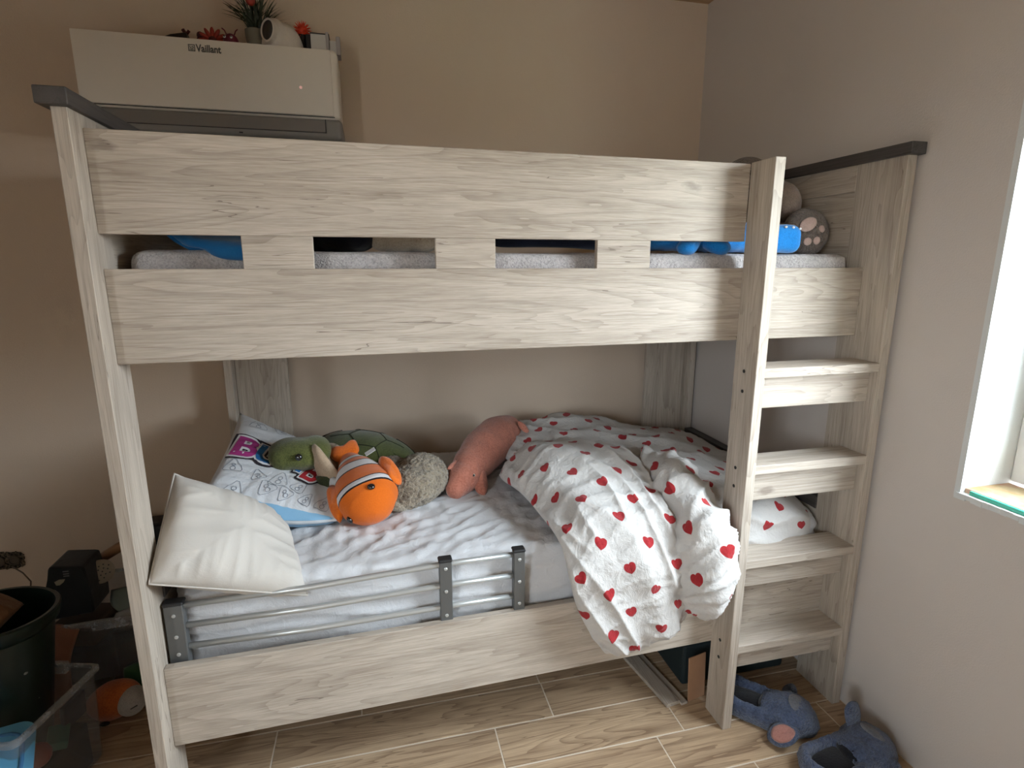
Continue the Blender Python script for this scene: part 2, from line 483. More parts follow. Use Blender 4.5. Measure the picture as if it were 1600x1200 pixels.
# end panels
def end(side):
    x0, x1 = (-.0285, 0) if side == 'l' else (L, L + .032)
    wf, wb = (.117, .099) if side == 'l' else (.171, .099)
    box_obj('front_stile', (x0, 0, 0), (x1, wf, 1.776), M_wz, bed)
    box_obj('back_stile', (x0, 1.033, 0), (x1, 1.132, 1.776), M_wz, bed)
    s = 1 if side == 'l' else -1
    xi = x1 if side == 'l' else x0
    box_obj('top_rail', (x0, wf, 1.695), (x1, 1.033, 1.776), M_wy, bed)
    box_obj('upper_end_panel', (x0 + .006, wf, 1.26), (x1 - .006, 1.033, 1.697), M_wy, bed)
    box_obj('lower_end_panel', (x0 + .004, wf, .20), (x1 - .004, 1.033, .648), M_wy, bed)
    box_obj('lower_cap', (x0 - .004, wf, .646), (x1 + .004, 1.033, .690), M_dark, bed, .002)
    # dark mitred cap on top
    if side == 'l': ca, cb = -.045, .011
    else: ca, cb = L - .014, L + .037
    box_obj('top_cap', (ca, -.02, 1.774), (cb, 1.14, 1.806), M_dark, bed, .0015)
    bx = sorted((xi + s * .001, xi + s * .20))
    box_obj('back_corner_board', (bx[0], 1.085, 0), (bx[1], 1.107, 1.70), M_wz, bed)
end('l'); end('r')
box_obj('back_rail', (.0, 1.108, 1.26), (L, 1.13, 1.50), M_wx, bed)
box_obj('back_rail', (.0, 1.108, .36), (L, 1.13, .625), M_wx, bed)
box_obj('upper_mattress_base', (.005, .13, 1.30), (L - .005, 1.08, 1.335), M_wx, bed)
box_obj('lower_mattress_base', (.005, .13, .40), (L - .005, 1.08, .425), M_wx, bed)
# ladder
box_obj('ladder_post', (PX0, -.0075, 0), (PX1, .0915, 1.7506), M_wz, bed)
for z in (1.175, 1.116, .881, .823, .585, .527, .295, .233):
    bm = bmesh.new(); add_lathe(bm, [(.0052, 0), (.0052, .002), (.002, .002), (0, .002)], 10, axis_matrix((PX0 - .0012, .044, z), (1, 0, 0), (0, 0, 1)))
    obj('screw_hole', bm, plain('hole_dark', (.02, .02, .02), .8) if 'hole_dark' not in bpy.data.materials else bpy.data.materials['hole_dark'], bed)
for z, yb, rz, ry in ((1.1886, .10, 1.065, .028), (.8981, .10, .775, .03), (.5925, .104, .478, .037), (.2974, .104, .187, .037)):
    box_obj('ladder_tread', (PX1, -.0015, z - .028), (L, yb, z), M_wx, bed)
    box_obj('ladder_riser', (PX1, ry, rz), (L, ry + .018, z - .028), M_wx, bed)

# ---------------------------------------------------------------- air conditioner
M_ac = plain('ac_white_plastic', (.70, .65, .585), .45, var=.02)
M_acg = plain('ac_grey_plastic', (.20, .19, .18), .45, var=.03)
M_acd = plain('ac_dark_grey', (.17, .155, .145), .4, var=.03)
M_blk = plain('black_plastic', (.015, .015, .016), .5)
AX0, AX1, AY = -.348, .475, .93
ac = thing('air_conditioner', 'white wall-mounted air conditioner with grey outlet flap above the upper bunk', 'air conditioner', (.06, 1.04, 1.915))
bm = bmesh.new(); add_box(bm, (AX0, AY, 1.985), (AX1, 1.148, 2.218), .018, 5); obj('body', bm, M_ac, ac, True, 35)
bm = bmesh.new(); add_box(bm, (AX0 + .004, AY - .004, 1.996), (AX1 - .022, AY + .012, 2.214), .004, 2); obj('front_panel', bm, M_ac, ac, True, 35)
bm = bmesh.new(); add_box(bm, (AX0, AY + .004, 1.915), (AX1 + .004, 1.148, 1.992), .02, 5); obj('outlet_housing', bm, M_acg, ac, True, 35)
bm = bmesh.new()
add_prism8(bm, [(AX0 + .085, AY, 1.941), (AX1 - .055, AY, 1.941), (AX1 - .055, AY + .01, 1.941), (AX0 + .085, AY + .01, 1.941), (AX0 + .045, AY, 1.983), (AX1 - .055, AY, 1.983), (AX1 - .055, AY + .01, 1.983), (AX0 + .045, AY + .01, 1.983)]); bevel_all(bm, .0015); obj('flap', bm, M_acd, ac)
bm = bmesh.new()
for lo, hi in (((AX0 + .083, AY + .001, 1.9395), (AX1 - .052, AY + .006, 1.942)),                ((AX1 - .0545, AY + .001, 1.9395), (AX1 - .052, AY + .006, 1.985)), ((AX0 + .01, AY, 1.9925), (AX1 - .02, AY + .006, 1.995))):
    add_box(bm, lo, hi)
add_tube(bm, [(AX0 + .083, AY + .003, 1.9405), (AX0 + .0425, AY + .003, 1.9845)], .0018, 6)
obj('flap_gap', bm, M_blk, ac)
# writing and emblem on the panel
Mt = axis_matrix((.060, AY - .0045, 2.1835), (0, -1, 0), (1, 0, 0))
bm = text_bm('Vaillant', .030, 0, .0007, .0004)
for v in bm.verts: v.co = Mt @ Vector((v.co.x * .86, v.co.y * 1.06, v.co.z))
obj('maker_lettering', bm, plain('logo_grey', (.07, .07, .065), .5), ac)
bm = bmesh.new()
def ring2d(bm, cx, cy, w, t, M, z=.0004):
    for lo, hi in (((cx - w, cy - w), (cx + w, cy - w + t)), ((cx - w, cy + w - t), (cx + w, cy + w)), ((cx - w, cy - w), (cx - w + t, cy + w)), ((cx + w - t, cy - w), (cx + w, cy + w))):
        add_box(bm, (lo[0], lo[1], 0), (hi[0], hi[1], z), 0, 1, M)
Me = axis_matrix((.0085, AY - .0045, 2.184), (0, -1, 0), (1, 0, 0))
ring2d(bm, 0, 0, .0105, .0024, Me)
add_tube(bm, [Me @ V(-.006, .006, 0), Me @ V(-.003, -.001, 0), Me @ V(0, -.004, 0), Me @ V(.004, -.001, 0), Me @ V(.006, .003, 0), Me @ V(.003, .005, 0), Me @ V(0, .001, 0)], .0011, 6)
add_tube(bm, [Me @ V(-.006, -.005, 0), Me @ V(0, -.0068, 0), Me @ V(.006, -.005, 0)], .0009, 6)
obj('emblem', bm, bpy.data.materials['logo_grey'], ac)
bm = bmesh.new(); add_lathe(bm, [(0, 0), (.005, 0), (.004, .001), (0, .001)], 16, axis_matrix((.346, AY - .004, 2.085), (0, -1, 0)))
me_ = NM('indicator_glow'); me_.base((.8, .5, .45), .4); me_.p.inputs['Emission Color'].default_value = (1, .55, .5, 1); me_.p.inputs['Emission Strength'].default_value = .35
obj('indicator_light', bm, me_.m, ac)
bm = bmesh.new(); add_box(bm, (.13, AY + .002, 1.926), (.142, AY + .0055, 1.930)); obj('louver_tab', bm, M_blk, ac)
# ---------------------------------------------------------------- mattresses
def rounded_slab(x0, x1, y0, y1, z0, z1, r, nx, ny, nz, fn=None):
    """box of an even quad grid with rounded edges; fn(co, normal) -> displacement along the normal"""
    bm = bmesh.new()
    def face(o, du, dv, nu, nv):
        vv = [[bm.verts.new(o + du * (i / nu) + dv * (j / nv)) for j in range(nv + 1)] for i in range(nu + 1)]
        for i in range(nu):
            for j in range(nv): bm.faces.new((vv[i][j], vv[i + 1][j], vv[i + 1][j + 1], vv[i][j + 1]))
    X, Y, Z = V(x1 - x0, 0, 0), V(0, y1 - y0, 0), V(0, 0, z1 - z0); o = V(x0, y0, z0)
    face(o + Z, X, Y, nx, ny); face(o, Y, X, ny, nx); face(o, X, Z, nx, nz); face(o + Y, Z, X, nz, nx)
    face(o, Z, Y, nz, ny); face(o + X, Y, Z, ny, nz)
    bmesh.ops.remove_doubles(bm, verts=list(bm.verts), dist=1e-5)
    lo, hi = V(x0 + r, y0 + r, z0 + r), V(x1 - r, y1 - r, z1 - r)
    for v in bm.verts:
        c = Vector(min(max(v.co[i], lo[i]), hi[i]) for i in range(3))
        d = v.co - c
        if d.length > 1e-9:
            n = d.normalized(); v.co = c + n * r * max(abs(a) for a in d) / max(1e-9, r)
            v.co = c + n * min(r, r)
        else: n = V(0, 0, 1)
        if fn: v.co += n * fn(v.co, n)
    bmesh.ops.recalc_face_normals(bm, faces=list(bm.faces))
    return bm
M_sheet = fabric('white_sheet', (.64, .64, .655), (.55, .55, .565), 500, .45, 26, .6, .15)
M_terry = plush('grey_terry', (.62, .575, .565), (.36, .33, .325), 190, 1.0, .010)
def fold(x, y, z, seed=0): return noise.noise(V(x, y, z) + V(seed * 7.3, seed * 3.1, 0))
def ridge(x, y, z, seed=0): return 1 - abs(noise.noise(V(x, y, z) + V(seed * 7.3, seed * 3.1, seed)))
def sheet_fn(co, n):
    d = 0
    if n.z > .5:
        d += .004 * fold(co.x * 5, co.y * 5, 0, 1)
        a = co.x * .8 + co.y * .6; b = -co.x * .6 + co.y * .8
        amt = .5 + .9 * max(0, fold(co.x * 2.3, co.y * 2.3, 0, 5) + .25)
        d += .012 * amt * (ridge(a * 6 + .6 * fold(co.x * 6, co.y * 6, 0, 8), b * 19, 0, 2) ** 5)
        d += .007 * amt * (ridge(co.x * 22, co.y * 13, 0, 3) ** 4)
    if n.y < -.4:
        d += .012 * (ridge(co.x * 2.2 + co.z * 6, co.z * 22 + .6 * fold(co.x * 4, 0, 0, 6), 0, 4) ** 3) - .004
        d += .004 * fold(co.x * 3, co.z * 30, 0, 9)
    return d
bm = rounded_slab(.015, 2.0, .125, 1.075, .427, .652, .045, 170, 80, 26, sheet_fn)
mat = obj('mattress', bm, M_sheet, None, True, label='mattress in a crumpled white fitted sheet on the lower bunk', category='mattress')
def terry_fn(co, n):
    d = .004 * fold(co.x * 4, co.y * 4, co.z * 4, 11)
    if n.y < -.3: d += .004 * ridge(co.x * 1.5, 0, co.z * 32, 12) ** 4
    if n.z > .5: d += .004 * ridge(co.x * 3 + co.y * 4, co.y * 6, 0, 13) ** 4
    return d
bm = rounded_slab(.02, 1.985, .125, 1.07, 1.338, 1.506, .030, 140, 40, 16, terry_fn)
obj('mattress', bm, M_terry, None, True, label='mattress under a grey terry cover on the upper bunk', category='mattress')

# ---------------------------------------------------------------- quilt with hearts
def heart_material():
    m = NM('heart_print_cotton')
    uv = m.n('ShaderNodeUVMap').outputs[0]
    sp = m.n('ShaderNodeSeparateXYZ'); m.l(uv, sp.inputs[0])
    U, W = sp.outputs[0], sp.outputs[1]
    px, py = .150, .068
    row = m.math('FLOOR', m.math('DIVIDE', W, py))
    odd = m.math('MODULO', m.math('ABSOLUTE', row), 2.0)
    u2 = m.math('DIVIDE', m.math('ADD', U, m.math('MULTIPLY', odd, px * .5)), px)
    cx = m.math('FLOOR', u2)
    # little offset and tilt for every heart
    wn = m.n('ShaderNodeTexWhiteNoise'); wn.noise_dimensions = '2D'
    cb = m.n('ShaderNodeCombineXYZ'); m.l(cx, cb.inputs[0]); m.l(row, cb.inputs[1]); m.l(cb.outputs[0], wn.inputs['Vector'])
    sc = m.n('ShaderNodeSeparateColor'); m.l(wn.outputs['Color'], sc.inputs[0])
    x = m.math('MULTIPLY', m.math('SUBTRACT', m.math('FRACT', u2), m.math('MULTIPLY_ADD', sc.outputs[0], .10, .45)), px)
    y = m.math('MULTIPLY', m.math('SUBTRACT', m.math('FRACT', m.math('DIVIDE', W, py)), m.math('MULTIPLY_ADD', sc.outputs[1], .12, .44)), py)
    an = m.math('MULTIPLY_ADD', sc.outputs[2], .9, -.45)
    ca, sa = m.math('COSINE', an), m.math('SINE', an)
    S = 1 / .0150
    hx = m.math('MULTIPLY', m.math('SUBTRACT', m.math('MULTIPLY', x, ca), m.math('MULTIPLY', y, sa)), S)
    hy = m.math('MULTIPLY', m.math('ADD', m.math('MULTIPLY', x, sa), m.math('MULTIPLY', y, ca)), S)
    # heart: (x^2+y^2-1)^3 - x^2 y^3 < 0
    x2, y2 = m.math('MULTIPLY', hx, hx), m.math('MULTIPLY', hy, hy)
    a = m.math('SUBTRACT', m.math('ADD', x2, y2), 1.0)
    a3 = m.math('MULTIPLY', m.math('MULTIPLY', a, a), a)
    b3 = m.math('MULTIPLY', x2, m.math('MULTIPLY', y2, hy))
    h = m.math('LESS_THAN', m.math('SUBTRACT', a3, b3), 0.0)
    co = m.objco(False)
    n1 = m.noise(co, 8, 3); n2 = m.noise(co, 600, 2); n3 = m.noise(co, 22, 5, .6, .7)
    cloth = m.mix(m.math('MULTIPLY', n1, .6), (.555, .535, .515), (.48, .46, .44))
    red = m.mix(n1, (.36, .022, .026), (.27, .018, .022))
    m.base(m.mix(h, cloth, red), .9, .15)
    m.p.inputs['Sheen Weight'].default_value = .15
    n4 = m.noise(m.scale(co, (1, 1, .5)), 55, 4, .6, .6)
    m.bump(m.math('ADD', m.math('ADD', m.math('MULTIPLY', n3, .8), m.math('MULTIPLY', n4, .35)), m.math('MULTIPLY', n2, .05)), .5, .02)
    return m.m
M_heart = heart_material()
def puffy(bm, ctrl, nu, nv, T, fold_fn, u0=0, v0=0, edge=3.0, back=.035, uvs=True, flip=1):
    """ctrl[row][col] Vectors; closed padded surface over the control grid with uv in metres"""
    uvl = bm.loops.layers.uv.verify()
    rows = [[Vector(p) for p in r] for r in ctrl]
    def S(s, t): return spline([spline(r, s) for r in rows], t)
    G = [[S(i / nu, j / nv) for j in range(nv + 1)] for i in range(nu + 1)]
    WU = sum((G[i + 1][nv // 2] - G[i][nv // 2]).length for i in range(nu)); WV = sum((G[nu // 2][j + 1] - G[nu // 2][j]).length for j in range(nv))
    def nrm(i, j):
        a = G[min(i + 1, nu)][j] - G[max(i - 1, 0)][j]; b = G[i][min(j + 1, nv)] - G[i][max(j - 1, 0)]
        return b.cross(a).normalized() * flip
    F = [[None] * (nv + 1) for _ in range(nu + 1)]; B = [[None] * (nv + 1) for _ in range(nu + 1)]
    for i in range(nu + 1):
        for j in range(nv + 1):
            u, v = 2 * i / nu - 1, 2 * j / nv - 1
            pr = ((1 - abs(u) ** edge) * (1 - abs(v) ** edge)) ** .5 if abs(u) < 1 and abs(v) < 1 else 0
            n = nrm(i, j)
            f = fold_fn(i / nu, j / nv, WU * (i / nu - .5), -WV * j / nv)
            F[i][j] = bm.verts.new(G[i][j] + n * (T * (pr - .6) + f * min(1, pr * 1.6)))
            B[i][j] = F[i][j] if pr == 0 else bm.verts.new(G[i][j] - n * (back * pr + .6 * T))
    # arc length in both directions for an unstretched print
    UU = [[0.0] * (nv + 1) for _ in range(nu + 1)]; VV = [[0.0] * (nv + 1) for _ in range(nu + 1)]
    mid_i, mid_j = nu // 2, nv // 2
    for j in range(nv + 1):
        for i in range(mid_i + 1, nu + 1): UU[i][j] = UU[i - 1][j] + (G[i][j] - G[i - 1][j]).length
        for i in range(mid_i - 1, -1, -1): UU[i][j] = UU[i + 1][j] - (G[i][j] - G[i + 1][j]).length
    for i in range(nu + 1):
        for j in range(1, nv + 1): VV[i][j] = VV[i][j - 1] - sum((G[k][j] - G[k][j - 1]).length for k in range(0, nu + 1, 6)) / len(range(0, nu + 1, 6))
    def quad(a, b, c, d, idx):
        vs_ = [a, b, c, d]
        if len(set(vs_)) < 3: return
        try: f = bm.faces.new(vs_)
        except ValueError: return
        for lp, (i, j) in zip(f.loops, idx): lp[uvl].uv = (UU[i][j] + u0, VV[i][j] + v0)
    for i in range(nu):
        for j in range(nv):
            idx = ((i, j), (i + 1, j), (i + 1, j + 1), (i, j + 1))
            quad(*[F[a][b] for a, b in idx], idx)
            r = tuple(reversed(idx)); quad(*[B[a][b] for a, b in r], r)
bm = bmesh.new()
# A: the part spread over the mattress towards the wall and the ladder end
ctrlA = [[(1.02, 1.06, .665), (1.2, 1.07, .70), (1.45, 1.07, .715), (1.72, 1.06, .675), (1.99, 1.04, .665)],
         [(1.01, .98, .72), (1.2, .99, .775), (1.45, .99, .785), (1.70, .98, .71), (1.99, .97, .675)],
         [(1.03, .80, .73), (1.2, .82, .77), (1.45, .8, .765), (1.70, .78, .745), (1.99, .8, .69)],
         [(1.06, .60, .72), (1.22, .6, .75), (1.45, .6, .765), (1.70, .58, .755), (1.995, .6, .69)],
         [(1.12, .38, .71), (1.25, .38, .74), (1.45, .37, .77), (1.70, .36, .755), (1.995, .36, .69)],
         [(1.2, .19, .69), (1.3, .18, .70), (1.47, .18, .73), (1.72, .165, .715), (1.975, .165, .665)],
         [(1.25, .12, .60), (1.32, .12, .59), (1.47, .118, .58), (1.72, .108, .60), (1.955, .108, .59)],
         [(1.27, .115, .54), (1.33, .115, .53), (1.47, .115, .52), (1.72, .112, .50), (1.93, .112, .50)]]
def foldA(s, t, u, v):
    a = u * .7 + v * .7
    return .022 * (ridge(u * 4 + .5 * fold(u * 5, v * 5, 0, 21), v * 8 + u * 3, 0, 22) ** 4) + .010 * fold(u * 7, v * 7, 0, 23) + .006 * ridge(u * 12, v * 18, 0, 24) ** 5
puffy(bm, ctrlA, 110, 100, .022, foldA, .31, .17, 4, .03)
# B: folded lobe that hangs over the front board
ctrlB = [[(.985, .64, .70), (1.13, .76, .735), (1.29, .72, .76), (1.42, .62, .765), (1.50, .5, .75)],
         [(.972, .52, .725), (1.12, .60, .80), (1.27, .58, .81), (1.41, .50, .80), (1.50, .42, .76)],
         [(.995, .38, .735), (1.11, .42, .825), (1.25, .42, .835), (1.38, .36, .82), (1.48, .30, .765)],
         [(1.02, .24, .725), (1.13, .25, .785), (1.25, .24, .80), (1.36, .21, .78), (1.445, .18, .745)],
         [(1.045, .09, .69), (1.13, .075, .735), (1.24, .06, .74), (1.34, .055, .73), (1.42, .06, .70)],
         [(1.055, .015, .61), (1.14, -.005, .635), (1.25, -.012, .64), (1.35, -.01, .63), (1.42, .01, .61)],
         [(1.08, .015, .51), (1.16, -.008, .52), (1.26, -.018, .525), (1.36, -.014, .52), (1.43, .0, .50)],
         [(1.125, .015, .41), (1.19, -.004, .415), (1.28, -.01, .415), (1.37, -.008, .42), (1.445, .01, .42)],
         [(1.185, .03, .318), (1.235, .02, .316), (1.295, .015, .322), (1.37, .02, .352), (1.44, .03, .395)]]
def foldB(s, t, u, v):
    h = min(1, max(.35, (t - .2) * 2.2))
    w = fold(u * 3, v * 2.2, 0, 31)
    q = u + .28 * v + .05 * w
    d = .032 * h * (ridge(q * 7.5, v * .9, 0, 32) ** 3 - .45)
    d += .015 * (ridge(q * 15 + .4 * w, v * 2.2, 0, 33) ** 4 - .35) + .007 * ridge(u * 9 - v * 17, v * 5 + u * 6, 0, 36) ** 6 + .004 * fold(u * 9, v * 7, 0, 34) 
    return d
puffy(bm, ctrlB, 100, 150, .022, foldB, .02, .05, 6, .03)
# C: bulging lobe beside the ladder post
ctrlC = [[(1.46, .50, .745), (1.55, .56, .765), (1.64, .52, .745)],
         [(1.425, .34, .77), (1.50, .36, .825), (1.60, .34, .775)],
         [(1.405, .18, .755), (1.475, .15, .815), (1.565, .16, .765)],
         [(1.385, .04, .69), (1.465, -.025, .745), (1.563, .02, .71)],
         [(1.378, .0, .60), (1.47, -.058, .625), (1.562, -.02, .63)],
         [(1.40, .005, .50), (1.48, -.05, .51), (1.552, -.012, .52)],
         [(1.44, .035, .435), (1.49, .0, .425), (1.53, .02, .44)]]
def foldC(s, t, u, v):
    return .026 * (ridge(u * 5 - v * 7 + .8 * fold(u * 4, v * 4, 0, 41), v * 2 + u * 3, 0, 42) ** 3 - .4) + .016 * ridge(u * 10 - v * 16, u * 6, 0, 43) ** 4  + .006 * fold(u * 9, v * 9, 0, 44)
puffy(bm, ctrlC, 60, 90, .030, foldC, .57, .33, 4, .03)
obj('quilt', bm, M_heart, None, True, label='crumpled white quilt with dark red hearts hanging over the lower bunk', category='quilt')

# ---------------------------------------------------------------- pillows
class Cushion:
    """square cushion over four corners (00, 10, 11, 01); mid lifts the middle of the sheet; P(u,v,side) is a point of its skin"""
    def __init__(s, c00, c10, c11, c01, T, pinch=.07, sag=None, wr=.006, seed=1, edgew=None, pw=.5):
        s.c = [Vector(p) for p in (c00, c10, c11, c01)]; s.T = T; s.pinch = pinch; s.sag = sag; s.wr = wr; s.seed = seed; s.pw = pw
        s.n = (s.c[1] - s.c[0]).cross(s.c[3] - s.c[0]).normalized()
        s.lu = (s.c[1] - s.c[0]).length; s.lv = (s.c[3] - s.c[0]).length
    def mid(s, u, v):
        a, b = u * 2 - 1, v * 2 - 1
        uu = (a * (1 - s.pinch * (1 - b * b)) + 1) / 2; vv = (b * (1 - s.pinch * (1 - a * a)) + 1) / 2
        p = s.c[0] * (1 - uu) * (1 - vv) + s.c[1] * uu * (1 - vv) + s.c[2] * uu * vv + s.c[3] * (1 - uu) * vv
        if s.sag: p = p + s.sag(u, v)
        return p
    def P(s, u, v, side=1, off=0.0):
        a, b = abs(u * 2 - 1), abs(v * 2 - 1)
        pr = max(0, (1 - a ** 2.6) * (1 - b ** 2.6)) ** s.pw
        e = 1 - min(1, pr)
        x, y = u * s.lu, v * s.lv
        # creases run in from the seams and fade towards the middle
        w = s.wr * (1 - a ** 8) * (1 - b ** 8) * ((.25 + .9 * e) * (ridge(x * 24, y * 4, side, s.seed) ** 3 if b > a else ridge(x * 4, y * 24, side, s.seed + 1) ** 3) + .8 * fold(x * 7, y * 7, side * 3, s.seed + 2))
        e2 = 1e-3
        t1 = s.mid(min(u + e2, 1), v) - s.mid(max(u - e2, 0), v); t2 = s.mid(u, min(v + e2, 1)) - s.mid(u, max(v - e2, 0))
        n = t1.cross(t2).normalized()
        return s.mid(u, v) + n * (side * (s.T * pr + w * min(1, pr * 2)) + off * side)
    def bm(s, N=56):
        bm = bmesh.new(); uvl = bm.loops.layers.uv.verify()
        g = {}
        for side in (1, -1):
            for i in range(N + 1):
                for j in range(N + 1):
                    if side == -1 and (i in (0, N) or j in (0, N)): g[-1, i, j] = g[1, i, j]; continue
                    g[side, i, j] = bm.verts.new(s.P(i / N, j / N, side))
        for side in (1, -1):
            for i in range(N):
                for j in range(N):
                    q = [(i, j), (i + 1, j), (i + 1, j + 1), (i, j + 1)]
                    if side < 0: q.reverse()
                    f = bm.faces.new([g[side, a, b] for a, b in q])
                    for lp, (a, b) in zip(f.loops, q): lp[uvl].uv = (a / N, b / N)
        return bm
    def piping(s, r=.003, N=48, off=0):
        pts = [(k / N, 0) for k in range(N)] + [(1, k / N) for k in range(N)] + [(1 - k / N, 1) for k in range(N)] + [(0, 1 - k / N) for k in range(N)]
        bm = bmesh.new(); add_tube(bm, [s.mid(*p) for p in pts], r, 6, True); return bm
M_cream = fabric('cream_cotton', (.57, .535, .49), (.49, .455, .415), 900, .3, 12, .5, .2)
M_print = NM('printed_pillowcase')
_co = M_print.objco(False); _n = M_print.noise(_co, 8, 3); _n3 = M_print.noise(_co, 18, 5, .6, .7)
M_print.base(M_print.mix(_n, (.69, .705, .73), (.62, .635, .66)), .9, .15); M_print.bump(_n3, .3, .02); M_print = M_print.m
M_hem = fabric('light_blue_cotton', (.26, .47, .66), (.20, .40, .60), 700, .2)
# printed pillow, leaning on the end of the bed
def sagP(u, v): return V(0, 0, -.035 * math.sin(math.pi * u))
cp = Cushion((.028, .345, .79), (.43, .375, .690), (.565, .93, .682), (.025, .985, .905), .052, .05, sagP, .013, 5)
pil = thing('pillow', 'printed white pillow with pink and blue letters, behind the cream cushion', 'pillow', (.25, .65, .655), 'pillows on the lower bunk')
obj('pillowcase', cp.bm(60), M_print, pil, True)
# light blue underside flap along the front seam
bm = bmesh.new()
grid_surface(bm, lambda i, j: cp.P(.12 + .80 * i / 40, .001 + .085 * (1 - i / 40) ** .6 * j / 8, 1, .0022), 41, 9)
grid_surface(bm, lambda i, j: cp.P(.12 + .80 * i / 40, .001 + .14 * j / 8, -1, .0035), 41, 9)
obj('blue_hem', bm, M_hem, pil, True)
# flat print: letters and outlined shapes laid on the skin
def lay(name, bm, place, mats, off=.0012, sub=.03):
    for _ in range(3):
        es = [e for e in bm.edges if e.calc_length() > sub]
        if not es: break
        bmesh.ops.subdivide_edges(bm, edges=es, cuts=1)
        bmesh.ops.triangulate(bm, faces=list(bm.faces))
    for v in bm.verts:
        u, w = place(v.co.x, v.co.y)
        v.co = cp.P(min(max(u, .01), .99), min(max(w, .01), .99), 1, off + v.co.z)
    return obj(name, bm, mats, pil, True, recalc=False)
ink = lambda n, c: plain(n, c, .9, var=.04)
M_ik, M_iw, M_ip, M_ib, M_ir, M_ig = ink('ink_black', (.025, .018, .025)), ink('ink_white', (.7, .7, .72)), ink('ink_pink', (.36, .028, .19)), ink('ink_blue', (.018, .16, .42)), ink('ink_red', (.45, .02, .03)), ink('ink_grey', (.22, .25, .30))
# lettering runs across the pillow from its left edge; (x, y) of the text in uv units
def put(ch, cx, cy, size, rot, fill, k):
    def place(x, y):
        c, s_ = math.cos(rot), math.sin(rot)
        return cx + (x * c - y * s_) * .95, cy + (x * s_ + y * c) * .95
    for q, (nm, of, mt, lift) in enumerate((('letter_border', .038, M_ik, .0028), ('letter_outline', .022, M_iw, .0038), ('letter', .008, fill, .0050))):
        b = text_bm(ch, size, of * size / .3, 0, 0, 4)
        bmesh.ops.triangulate(b, faces=list(b.faces))
        lay(nm, b, place, mt, lift + k * .0002)
put('B', .098, .535, .31, -.10, M_ip, 0)
put('U', .265, .505, .30, -.14, M_ib, 1)
put('M', .46, .475, .26, -.25, M_ib, 2)
put('B', .62, .39, .28, -.3, M_ir, 1)
def ribbon(bm, pts, w):
    n = len(pts)
    V2 = []
    for i in range(n):
        a, b = Vector(pts[i - 1]), Vector(pts[(i + 1) % n]); t = (b - a).normalized(); nn = V(-t.y, t.x, 0)
        p = Vector(pts[i]); V2.append((bm.verts.new(p + nn * w / 2), bm.verts.new(p - nn * w / 2)))
    for i in range(n):
        A, B_ = V2[i], V2[(i + 1) % n]; bm.faces.new((A[0], B_[0], B_[1], A[1]))
bm = bmesh.new(); rnd = random.Random(3)
def tri(cx, cy, r, a):
    pts = []
    P3 = [V(cx + r * math.cos(a + q), cy + r * math.sin(a + q) * .95, 0) for q in (math.pi / 2, math.pi * 1.2, math.pi * 1.8)]
    for i in range(3):
        A, B_ = P3[i], P3[(i + 1) % 3]
        for k in range(1, 8):
            f = k / 8; p = A.lerp(B_, f); c = V(cx, cy, 0); p = p + (p - c) * .14 * math.sin(math.pi * f); pts.append(p)
    ribbon(bm, pts, .0034)
    for d, rr in ((.12, .17), (-.30, .2)):
        q = V(cx - math.sin(a) * r * d, cy + math.cos(a) * r * d, 0)
        ribbon(bm, [q + V(math.cos(k) * r * rr, math.sin(k) * r * rr, 0) for k in [2 * math.pi * i / 12 for i in range(12)]], .004)
spots = [(.09, .34), (.25, .31), (.42, .28), (.57, .23), (.80, .43), (.88, .27), (.16, .15), (.34, .17), (.50, .14), (.66, .14), (.80, .11), (.12, .86), (.27, .88), (.43, .86), (.60, .84), (.76, .80), (.90, .74), (.70, .60)]
for (a, b) in spots: tri(a + rnd.uniform(-.02, .02), b + rnd.uniform(-.02, .02), rnd.uniform(.066, .095), rnd.uniform(-.7, .7))
lay('printed_shapes', bm, lambda x, y: (x, y), M_ig, .0020, .02)['kind'] = 'stuff'

# cream cushion in front
cc = Cushion((.006, .03, .735), (.345, .108, .605), (.25, .37, .71), (.018, .245, .93), .072, .0, None, .018, 9)
cu = thing('cushion', 'plain cream cushion slumped against the left end of the lower bunk', 'cushion', (.17, .2, .655), 'pillows on the lower bunk')
obj('cover', cc.bm(60), M_cream, cu, True)
obj('seam', cc.piping(.0025), M_cream, cu, True)

# ---------------------------------------------------------------- bed guard rail
M_steel = plain('guard_grey_metal', (.14, .145, .145), .40, .5, var=.05)
M_tube = plain('guard_tube_metal', (.50, .51, .50), .33, .55, var=.04)
gr = thing('bed_guard_rail', 'grey metal bed guard rail with three bars fixed behind the lower side board', 'guard rail', (.5, .09, .485))
GY = .093
def gpost(xa, xb, z1, holes):
    bm = bmesh.new(); add_box(bm, (xa, GY - .010, .43), (xb, GY + .018, z1), .002)
    p = obj('guard_post', bm, M_steel, gr)
    bm = bmesh.new(); add_box(bm, (xa - .002, GY - .012, z1 - .001), (xb + .002, GY + .02, z1 + .008), .003); obj('post_cap', bm, M_blk, p)
    for z in holes:
        bm = bmesh.new(); add_lathe(bm, [(.005, 0), (.005, .0015), (.0035, .0025), (0, .0025)], 12, axis_matrix(((xa + xb) / 2, GY - .0098, z), (0, -1, 0))); obj('rivet', bm, M_tube, p)
gpost(.006, .05, .637, (.61, .55, .50)); gpost(.698, .733, .664, (.645, .575, .50)); gpost(.912, .945, .667, (.645, .575, .505))
for za, zb in ((.630, .653), (.572, .587), (.512, .520)):
    bm = bmesh.new(); add_tube(bm, [(.045, GY + .004, za), (.35, GY + .0, (za * .6 + zb * .4) - .003), (.70, GY + .004, zb * .97 + za * .03), (.93, GY + .004, zb + .003)], .0082, 12)
    obj('guard_bar', bm, M_tube, gr, True)
